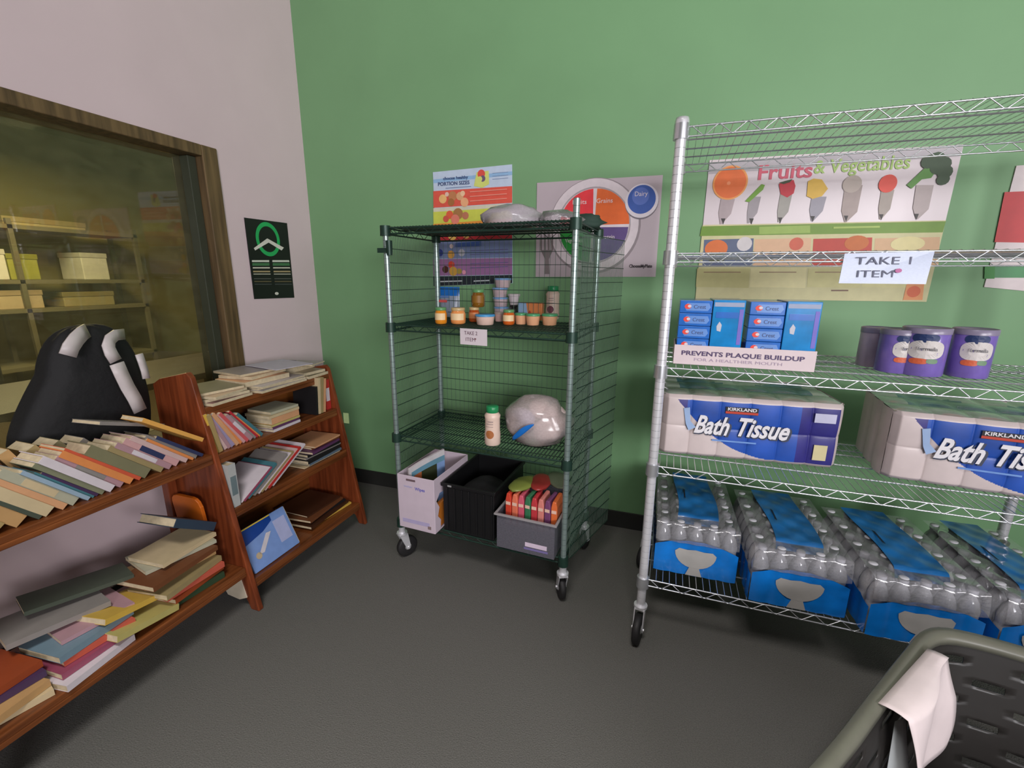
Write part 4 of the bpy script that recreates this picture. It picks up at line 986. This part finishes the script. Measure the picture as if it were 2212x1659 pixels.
TOP = [('mauve magazine lowest beside the tall panel on the bookcase top', -1.80, 1.35, .22, .20, .012, (150, 110, 110), 4, -.0),
       ('khaki magazine second up beside the tall panel', -1.81, 1.36, .21, .19, .012, (140, 130, 96), -6, 0),
       ('cream booklet near the front beside the tall panel', -1.79, 1.34, .20, .17, .010, (204, 176, 150), 9, 0),
       ('grey magazine topping the pile beside the tall panel', -1.83, 1.35, .21, .20, .010, (126, 122, 104), -10, 0)]
for l, x, y, w_, d_, T, c, rz, cu in TOP: sheet(l, x, y, zt, w_, d_, T, c, rz); zt += T + .0012
sheet('pinkish white paper with curled corner against the tall panel', -1.76, 1.30, zt, .14, .10, .002, (214, 190, 186), 5, -.025, 'paper', 'paper') if False else None
zt = SR1 + .001
for l, x, y, w_, d_, T, c, rz in (('white magazine lowest in the middle of the bookcase top', -1.79, 1.62, .23, .28, .010, (210, 206, 212), 2), ('blue-grey magazine second up in the middle of the bookcase top', -1.80, 1.63, .22, .27, .008, (130, 140, 160), -4),
                              ('white booklet third up in the middle of the bookcase top', -1.79, 1.62, .22, .27, .008, (206, 196, 196), 3), ('peach book under loose papers on the bookcase top', -1.82, 1.58, .19, .24, .022, (220, 168, 130), -3),
                              ('tan book above the peach book on the bookcase top', -1.84, 1.60, .18, .22, .014, (196, 160, 130), 6), ('grey folder near the top of the middle pile', -1.86, 1.62, .20, .26, .010, (150, 142, 146), -8)):
    sheet(l, x, y, zt, w_, d_, T, c, rz); zt += T + .0012
sheet('large white sheet of paper topping the middle pile', -1.80, 1.72, zt + .002, .24, .20, .002, (206, 200, 214), -10, .0, 'paper', 'paper', .6)
zt2 = SR1 + .001
for l, x, y, w_, d_, T, c, rz in (('olive magazine at the right end of the bookcase top', -1.80, 1.855, .22, .15, .014, (110, 104, 76), 3), ('cream magazine at the right end of the bookcase top', -1.81, 1.86, .21, .14, .014, (190, 176, 150), -5),
                              ('dark binder at the right end of the bookcase top', -1.86, 1.86, .16, .15, .030, (44, 48, 44), 4), ('pale grey envelope topping the right end pile', -1.78, 1.87, .15, .12, .006, (170, 164, 160), 12)):
    sheet(l, x, y, zt2, w_, d_, T, c, rz); zt2 += T + .0012
MB_tag = MB().m(flat((170, 196, 140))); MB_tag.T = Matrix.Translation((1.75, -1.22, 0)); MB_tag.box(-1.645, -1.61, 1.9685, 1.970, .60, .66).build('sticker', case, label='pale green sticker')

# left bay bottom shelf: messy piles
zz = SB + .001
XB = fx(SB) - .01
p1 = [('green', .028, .22, -4, 'lowest'), ('rust', .022, .21, 6, 'second up'), ('coral', .026, .22, -2, 'third up'), ('khaki', .024, .24, 8, 'fourth up'), ('sand', .030, .25, -8, 'fourth from top'), ('brown', .022, .26, 5, 'third from top'), ('grey-cream', .016, .24, -12, 'second from top'), ('cream', .018, .22, 4, 'topmost')]
for k, (c, T, H, rz, wv_) in enumerate(p1):
    T *= .86
    lying(XB - U(.0, .03) - .008 * k, 1.150 - U(0, .03) + .004 * k, zz, c, T, H, .17, '%s book in the pile beside the middle panel, left bay bottom shelf, %s' % (c, wv_), rz, 'pile beside the middle panel on the bottom shelf'); zz += T + .0015
o = thing('book', uniq('navy book with cream page edge leaning on top of the pile against the panel'), 'book', (-1.675, 1.175, zz + .002), R_(6), None, rx=R_(56)); book_parts(o, .034, .19, .17, flat((50, 66, 84)), None, False)
t = thing('board_book', 'orange rounded board book leaning on the middle panel', 'book', (-1.80, 1.196, zz - .02), R_(0), None, rx=R_(6))
pts = [(-.085, 0, 0), (.075, 0, 0), (.078, 0, .12)] + [(.04 + .036 * math.cos(R_(a)), 0, .125 + .036 * math.sin(R_(a))) for a in (0, 30, 60, 90)] + [(-.045 + .038 * math.cos(R_(a)), 0, .125 + .036 * math.sin(R_(a))) for a in (90, 120, 150, 180)]
MB().m(flat((206, 104, 26), .4)).prism(pts, (0, -.014, 0)).build('cover', t, bevel=.002)
zz = SB + .001
for k, (c, T, H, rz, wv_) in enumerate((('white', .022, .20, 8, 'lowest'), ('magenta', .020, .20, 3, 'second up'), ('coral', .020, .19, -3, 'middle'), ('light blue', .022, .21, 5, 'second from top'), ('mauve', .014, .19, -8, 'topmost'))):
    lying(XB - .005 - U(0, .015) - .01 * k, .80 + .01 * k, zz, c, T, H, .17, '%s book in the low centre pile, left bay bottom shelf, %s' % (c, wv_), rz, 'low centre pile on the bottom shelf'); zz += T + .0015
o = lying(XB - .01, .945, SB + .004, 'pale yellow', .022, .21, .16, 'pale yellow book tilted between the two piles on the bottom shelf', 6, None, 78)
o = lying(XB - .06, .93, SB + .055, 'yellow', .02, .2, .14, 'yellow book tilted above the pale yellow one', 10, None, 76)
o = lying(XB - .10, .80, zz + .004, 'grey', .018, .24, .17, 'large grey book topping the centre pile', -12, None, 86)
o = lying(XB - .14, .90, zz + .03, 'dark grey-green', .014, .27, .12, 'dark green-grey book lying behind the centre pile', -16, None, 84)
zz = SB + .001
for k, (c, T, H, rz, wv_) in enumerate((('cream', .02, .16, -14, 'lowest'), ('sand', .022, .16, 8, 'second up'), ('dark purple', .02, .15, -4, 'third up'), ('rust', .022, .16, 5, 'topmost'))):
    lying(XB - .01 - .02 * k, .585 + .005 * k, zz, c, T, H, .17, '%s book in the far left pile on the bottom shelf, %s' % (c, wv_), rz, 'far left pile on the bottom shelf'); zz += T + .0015

# ------------------------------------------------------------------ backpack on the sill
BGX, BGY, BGZ = -1.995, 1.045, WZ0 + .0325
bag = thing('backpack', 'black backpack with pale straps slumped on the window sill behind the books', 'backpack', (BGX, BGY, BGZ))
blk = mat('black_nylon', (20, 20, 23), .75, bump=.25, scale=40)
BH = .53
def bf(u, v):
    th = 2 * math.pi * u; fi = -math.pi / 2 + math.pi * v
    cc = max(0, math.cos(fi)) ** .6
    x = .085 * math.copysign(abs(math.cos(th)) ** .7, math.cos(th)) * cc; y = math.copysign(abs(math.sin(th)) ** .8, math.sin(th)) * cc
    z = BH / 2 * (1 + math.sin(fi)); k = z / BH
    wy = .160 + .10 * max(0, .75 - k) * (2.6 if y < 0 else .2)
    return (x, y * wy, z - .05 * max(0, -y) ** 1.5 * k + .006 * math.sin(9 * th) * cc)
MB().m(blk).grid(bf, 48, 24).build('bag_body', bag)
pale_s = flat((206, 196, 196), .5)
def strap(spots, w_, lab, val=-1.885):
    """webbing strap following spots measured on the bag's front"""
    P_ = [on(0, px, py, val + dx) - Vector((BGX, BGY, BGZ)) for px, py, dx in spots]; n = len(P_) - 1
    S_ = []
    for i, p in enumerate(P_):
        d = (P_[min(i+1, n)] - P_[max(i-1, 0)]).normalized(); S_.append(Vector((1, 0, 0)).cross(d).normalized() * w_ / 2)
    b = MB().m(pale_s); b.grid(lambda u, v: P_[round(u * n)] + S_[round(u * n)] * (2 * v - 1), n, 1)
    return b.build('strap', bag, solid=.006, label=lab)
strap([(146, 768, .0), (153, 750, .0), (165, 733, -.01), (178, 720, -.03), (188, 714, -.05)], .048, 'left pale strap')
strap([(268, 722, -.04), (250, 724, -.02), (238, 733, .0), (234, 748, .01), (240, 764, .015), (250, 780, .015)], .040, 'hooked upper part of the middle pale strap')
strap([(252, 785, .015), (262, 808, .015), (275, 835, .018), (291, 862, .02), (303, 888, .02)], .046, 'lower part of the middle pale strap')
strap([(300, 765, -.01), (306, 782, -.01), (312, 800, -.01), (316, 818, -.005)], .026, 'narrow pale strap on the right')

# ------------------------------------------------------------------ basket in the foreground
bask = thing('plastic_basket', 'dark slotted plastic basket with pale grey rim in the lower right corner', 'basket', (.80, .80, 0))
ctl = [(.20, .58), (.45, .918), (.66, 1.19), (.72, 1.262), (.775, 1.292), (.86, 1.29), (.97, 1.268), (1.14, 1.235), (1.26, 1.18), (1.31, 1.06), (1.31, .8), (1.25, .55), (1.12, .40), (.85, .33), (.5, .36), (.28, .44)]
def crv(t):
    n = len(ctl); k = int(t * n) % n; f = t * n - int(t * n)
    p = [Vector(ctl[(k + d) % n]) for d in (-1, 0, 1, 2)]
    return .5 * ((2 * p[1]) + (p[2] - p[0]) * f + (2 * p[0] - 5 * p[1] + 4 * p[2] - p[3]) * f * f + (3 * p[1] - p[0] - 3 * p[2] + p[3]) * f ** 3)
cen = Vector((.80, .80)); RZB = .50
NB = 150
arc = [crv(i / 1500) for i in range(1501)]
cum = [0]
for a, c in zip(arc, arc[1:]): cum.append(cum[-1] + (c - a).length)
def by_len(u):
    s__ = u * cum[-1]; lo = 0; hi = 1500
    while hi - lo > 1:
        m_ = (lo + hi) // 2
        if cum[m_] <= s__: lo = m_
        else: hi = m_
    f = (s__ - cum[lo]) / max(1e-9, cum[hi] - cum[lo]); return arc[lo].lerp(arc[hi], f)
def wallp(u, v, off=0.0):
    p = by_len(u % 1.0); k = (.985 - .20 * (1 - v)) + off
    q_ = cen + (p - cen) * k; return (q_.x - .80, q_.y - .80, .03 + (RZB - .03) * v)
bk_p = mat('basket_plastic', (46, 44, 42), .38, var=.08); rim_p = mat('basket_rim', (106, 106, 94), .4, var=.06)
def skp(i, j):
    if j < 6 or j > 52: return False
    r_ = (j // 6)
    if j % 6 not in (1, 2): return False
    return ((i + (r_ % 2) * 4) % 8) < 3
b = MB().m(bk_p); b.grid(lambda u, v: wallp(u, v), NB, 56, skip=skp)
b.build('basket_wall', bask, solid=.003)
b = MB().m(bk_p); n = 60
base = [wallp(k / n, 0) for k in range(n)]; b.poly(base); b.build('basket_floor', bask, solid=.004)
b = MB().m(rim_p)
prof = [(.968, -.012), (.972, .004), (1.0, .012), (1.045, .006), (1.062, -.012), (1.060, -.034)]
b.grid(lambda u, v: (lambda q_, pz: (q_.x - .80, q_.y - .80, RZB + pz))(*(lambda k: (cen + (by_len(u % 1.0) - cen) * (prof[k][0]), prof[k][1]))(min(5, round(v * 5)))), 150, 5)
b.build('rim', bask, solid=.003)
# paper draped over the rim
t = thing('paper_sheet', 'crumpled white sheet of paper folded over the basket rim', 'paper', (.55, 1.05, RZB))
u0 = None
A_ = on(2, 1912, 1528, RZB + .015); B_ = on(2, 2018, 1408, RZB + .015)
def shf(u, v):
    e = A_.lerp(B_, u); inn = Vector((.83, -.56, 0))
    if v < .18: p = e + inn * (-.012 + .05 * v / .18) + Vector((0, 0, .004 * math.sin(v * 17)))
    else:
        s__ = (v - .18) / .82; p = e + inn * (.038 + .035 * s__ + .014 * math.sin(5 * u + 3 * s__)) + Vector((0, 0, -.20 * s__ * (1 - .45 * max(0, .75 - u) * 0)))
        mid = A_.lerp(B_, .55); sh = 1 - .35 * max(0, s__ - .45); p.x = mid.x + (p.x - mid.x) * sh + .0
    return p - Vector((.55, 1.05, RZB))
b = MB().m(mat('crumpled_paper', (222, 208, 208), .6, bump=.15, scale=12)); b.grid(shf, 18, 22); b.build('sheet', t, solid=.0012)
t2 = thing('paper_strip', 'narrow white paper strip hanging below the folded sheet in the basket', 'paper', (.48, .95, .35))
b = MB().m(flat((190, 196, 198), .6)); S0 = on(2, 1935, 1560, .46); S1 = on(2, 1930, 1659, .36)
b.grid(lambda u, v: S0.lerp(S1, v * 1.4) + Vector((.012 + .026 * (u - .5) * (1 + v), .018 * (u - .5) + .01, 0)) - Vector((.48, .95, .35)), 3, 10); b.build('strip', t2, solid=.001)
t = thing('round_tin', 'small grey tin standing on the basket bottom', 'tin', (.86, 1.0, .034)); MB().m(mat('tin_grey', (130, 120, 124), .35, .4)).lathe([(.05, 0), (.052, .004), (.052, .09), (.048, .094), (0, .092)], 24).build('tin_body', t)
MB().m(flat((160, 150, 160), .3)).lathe([(.053, .082), (.053, .096), (.05, .098), (0, .098)], 24).build('lid', t)
t = thing('cloth_bundle', 'pinkish cream cloth bundle at the basket bottom', 'cloth', (.98, .86, .034)); crumple(MB(), flat((206, 186, 190), .8), 0, 0, .06, .10, .09, .075, 61, .2, bottom=-.78).build('cloth', t)

# ------------------------------------------------------------------ furniture of the next room, and a shelf standing in for reflections
pale = flat((196, 186, 160)); lampm = mat('daylight_pane', (236, 236, 226), .5, emit=1.1)
sh = thing('reflection_shelf', 'added metal shelf with pale boxes standing in for reflections in the window', 'shelving', (-6.6, 3.0, 0))  # added shelf and boxes imitate the racks' reflection in the pane
b = MB().m(flat((110, 104, 84)))
for z_ in (.4, 1.0, 1.30, 1.85): b.box(-.25, .25, -1.3, 1.1, z_, z_ + .04)
b.build('shelf_boards', sh)
b = MB().m(flat((100, 94, 76)))
for y_ in (-1.3, -.1, 1.06):
    for x_ in (-.25, .21): b.box(x_, x_ + .04, y_, y_ + .04, 0, 1.95)
b.build('uprights', sh)
for k, (y, z, w_, h_, c, l) in enumerate(((-1.05, 1.34, .34, .42, (190, 184, 150), 'tall cream box at the left of the reflection stand-in shelf'), (-.25, 1.34, .20, .30, (214, 210, 206), 'white box beside a lime one on the reflection stand-in shelf'), (-.02, 1.34, .24, .26, (150, 150, 60), 'lime box on the reflection stand-in shelf'),
                                     (.62, 1.34, .26, .30, (206, 204, 196), 'white box at the right of the reflection stand-in shelf'), (-.85, 1.04, .36, .22, (206, 194, 176), 'cream box on the lower board of the reflection stand-in shelf'), (-.2, 1.04, .55, .19, (186, 166, 140), 'tan box on the lower board of the reflection stand-in shelf'), (.5, 1.04, .5, .16, (150, 140, 104), 'low khaki box on the lower board of the reflection stand-in shelf'),
                                     (-.7, 1.89, .9, .10, (206, 204, 200), 'long white box on the top board of the reflection stand-in shelf'), (.25, 1.89, .7, .08, (160, 146, 110), 'flat tan box on the top board of the reflection stand-in shelf'))):
    o = thing('reflection_box', uniq(l), 'box', (-6.6, 3.0 + y, z)); MB().m(flat(c)).box(-.2, .2, -w_ / 2, w_ / 2, 0, h_).build('box_body', o, bevel=.008)
    MB().m(flat(tuple(max(0, x - 24) for x in c))).box(-.205, .205, -w_ / 2 - .005, w_ / 2 + .005, h_ - .05, h_ + .004).build('lid', o, bevel=.004)
ch = thing('office_chair', 'dark office chair standing in the next room', 'chair', (-4.2, 1.75, 0), R_(30))
MB().m(flat((38, 44, 46), .8)).box(-.23, .23, -.23, .23, .45, .53).build('seat', ch, bevel=.03); MB().m(flat((38, 44, 46), .8)).box(-.25, -.19, -.21, .21, .62, 1.1).build('backrest', ch, bevel=.03)
MB().m(flat((50, 40, 30))).cyl((0, 0, .08), (0, 0, .45), .03, 12).build('column', ch)
b = MB().m(flat((40, 40, 40)))
for k in range(5): b.cyl((0, 0, .09), (.27 * math.cos(k * 1.257), .27 * math.sin(k * 1.257), .04), .018, 8)
b.build('base', ch)
dk = thing('desk', 'long dark desk below the window in the next room', 'desk', (-3.3, 1.2, 0))
MB().m(flat((44, 32, 22), .5)).box(-.4, .4, -1.6, 1.6, .72, .76).build('desktop', dk, bevel=.004)
for x_ in (-.37, .33):
    for y_ in (-1.55, 1.5): MB().m(flat((36, 28, 22))).box(x_, x_ + .05, y_, y_ + .05, 0, .72).build('leg', dk)
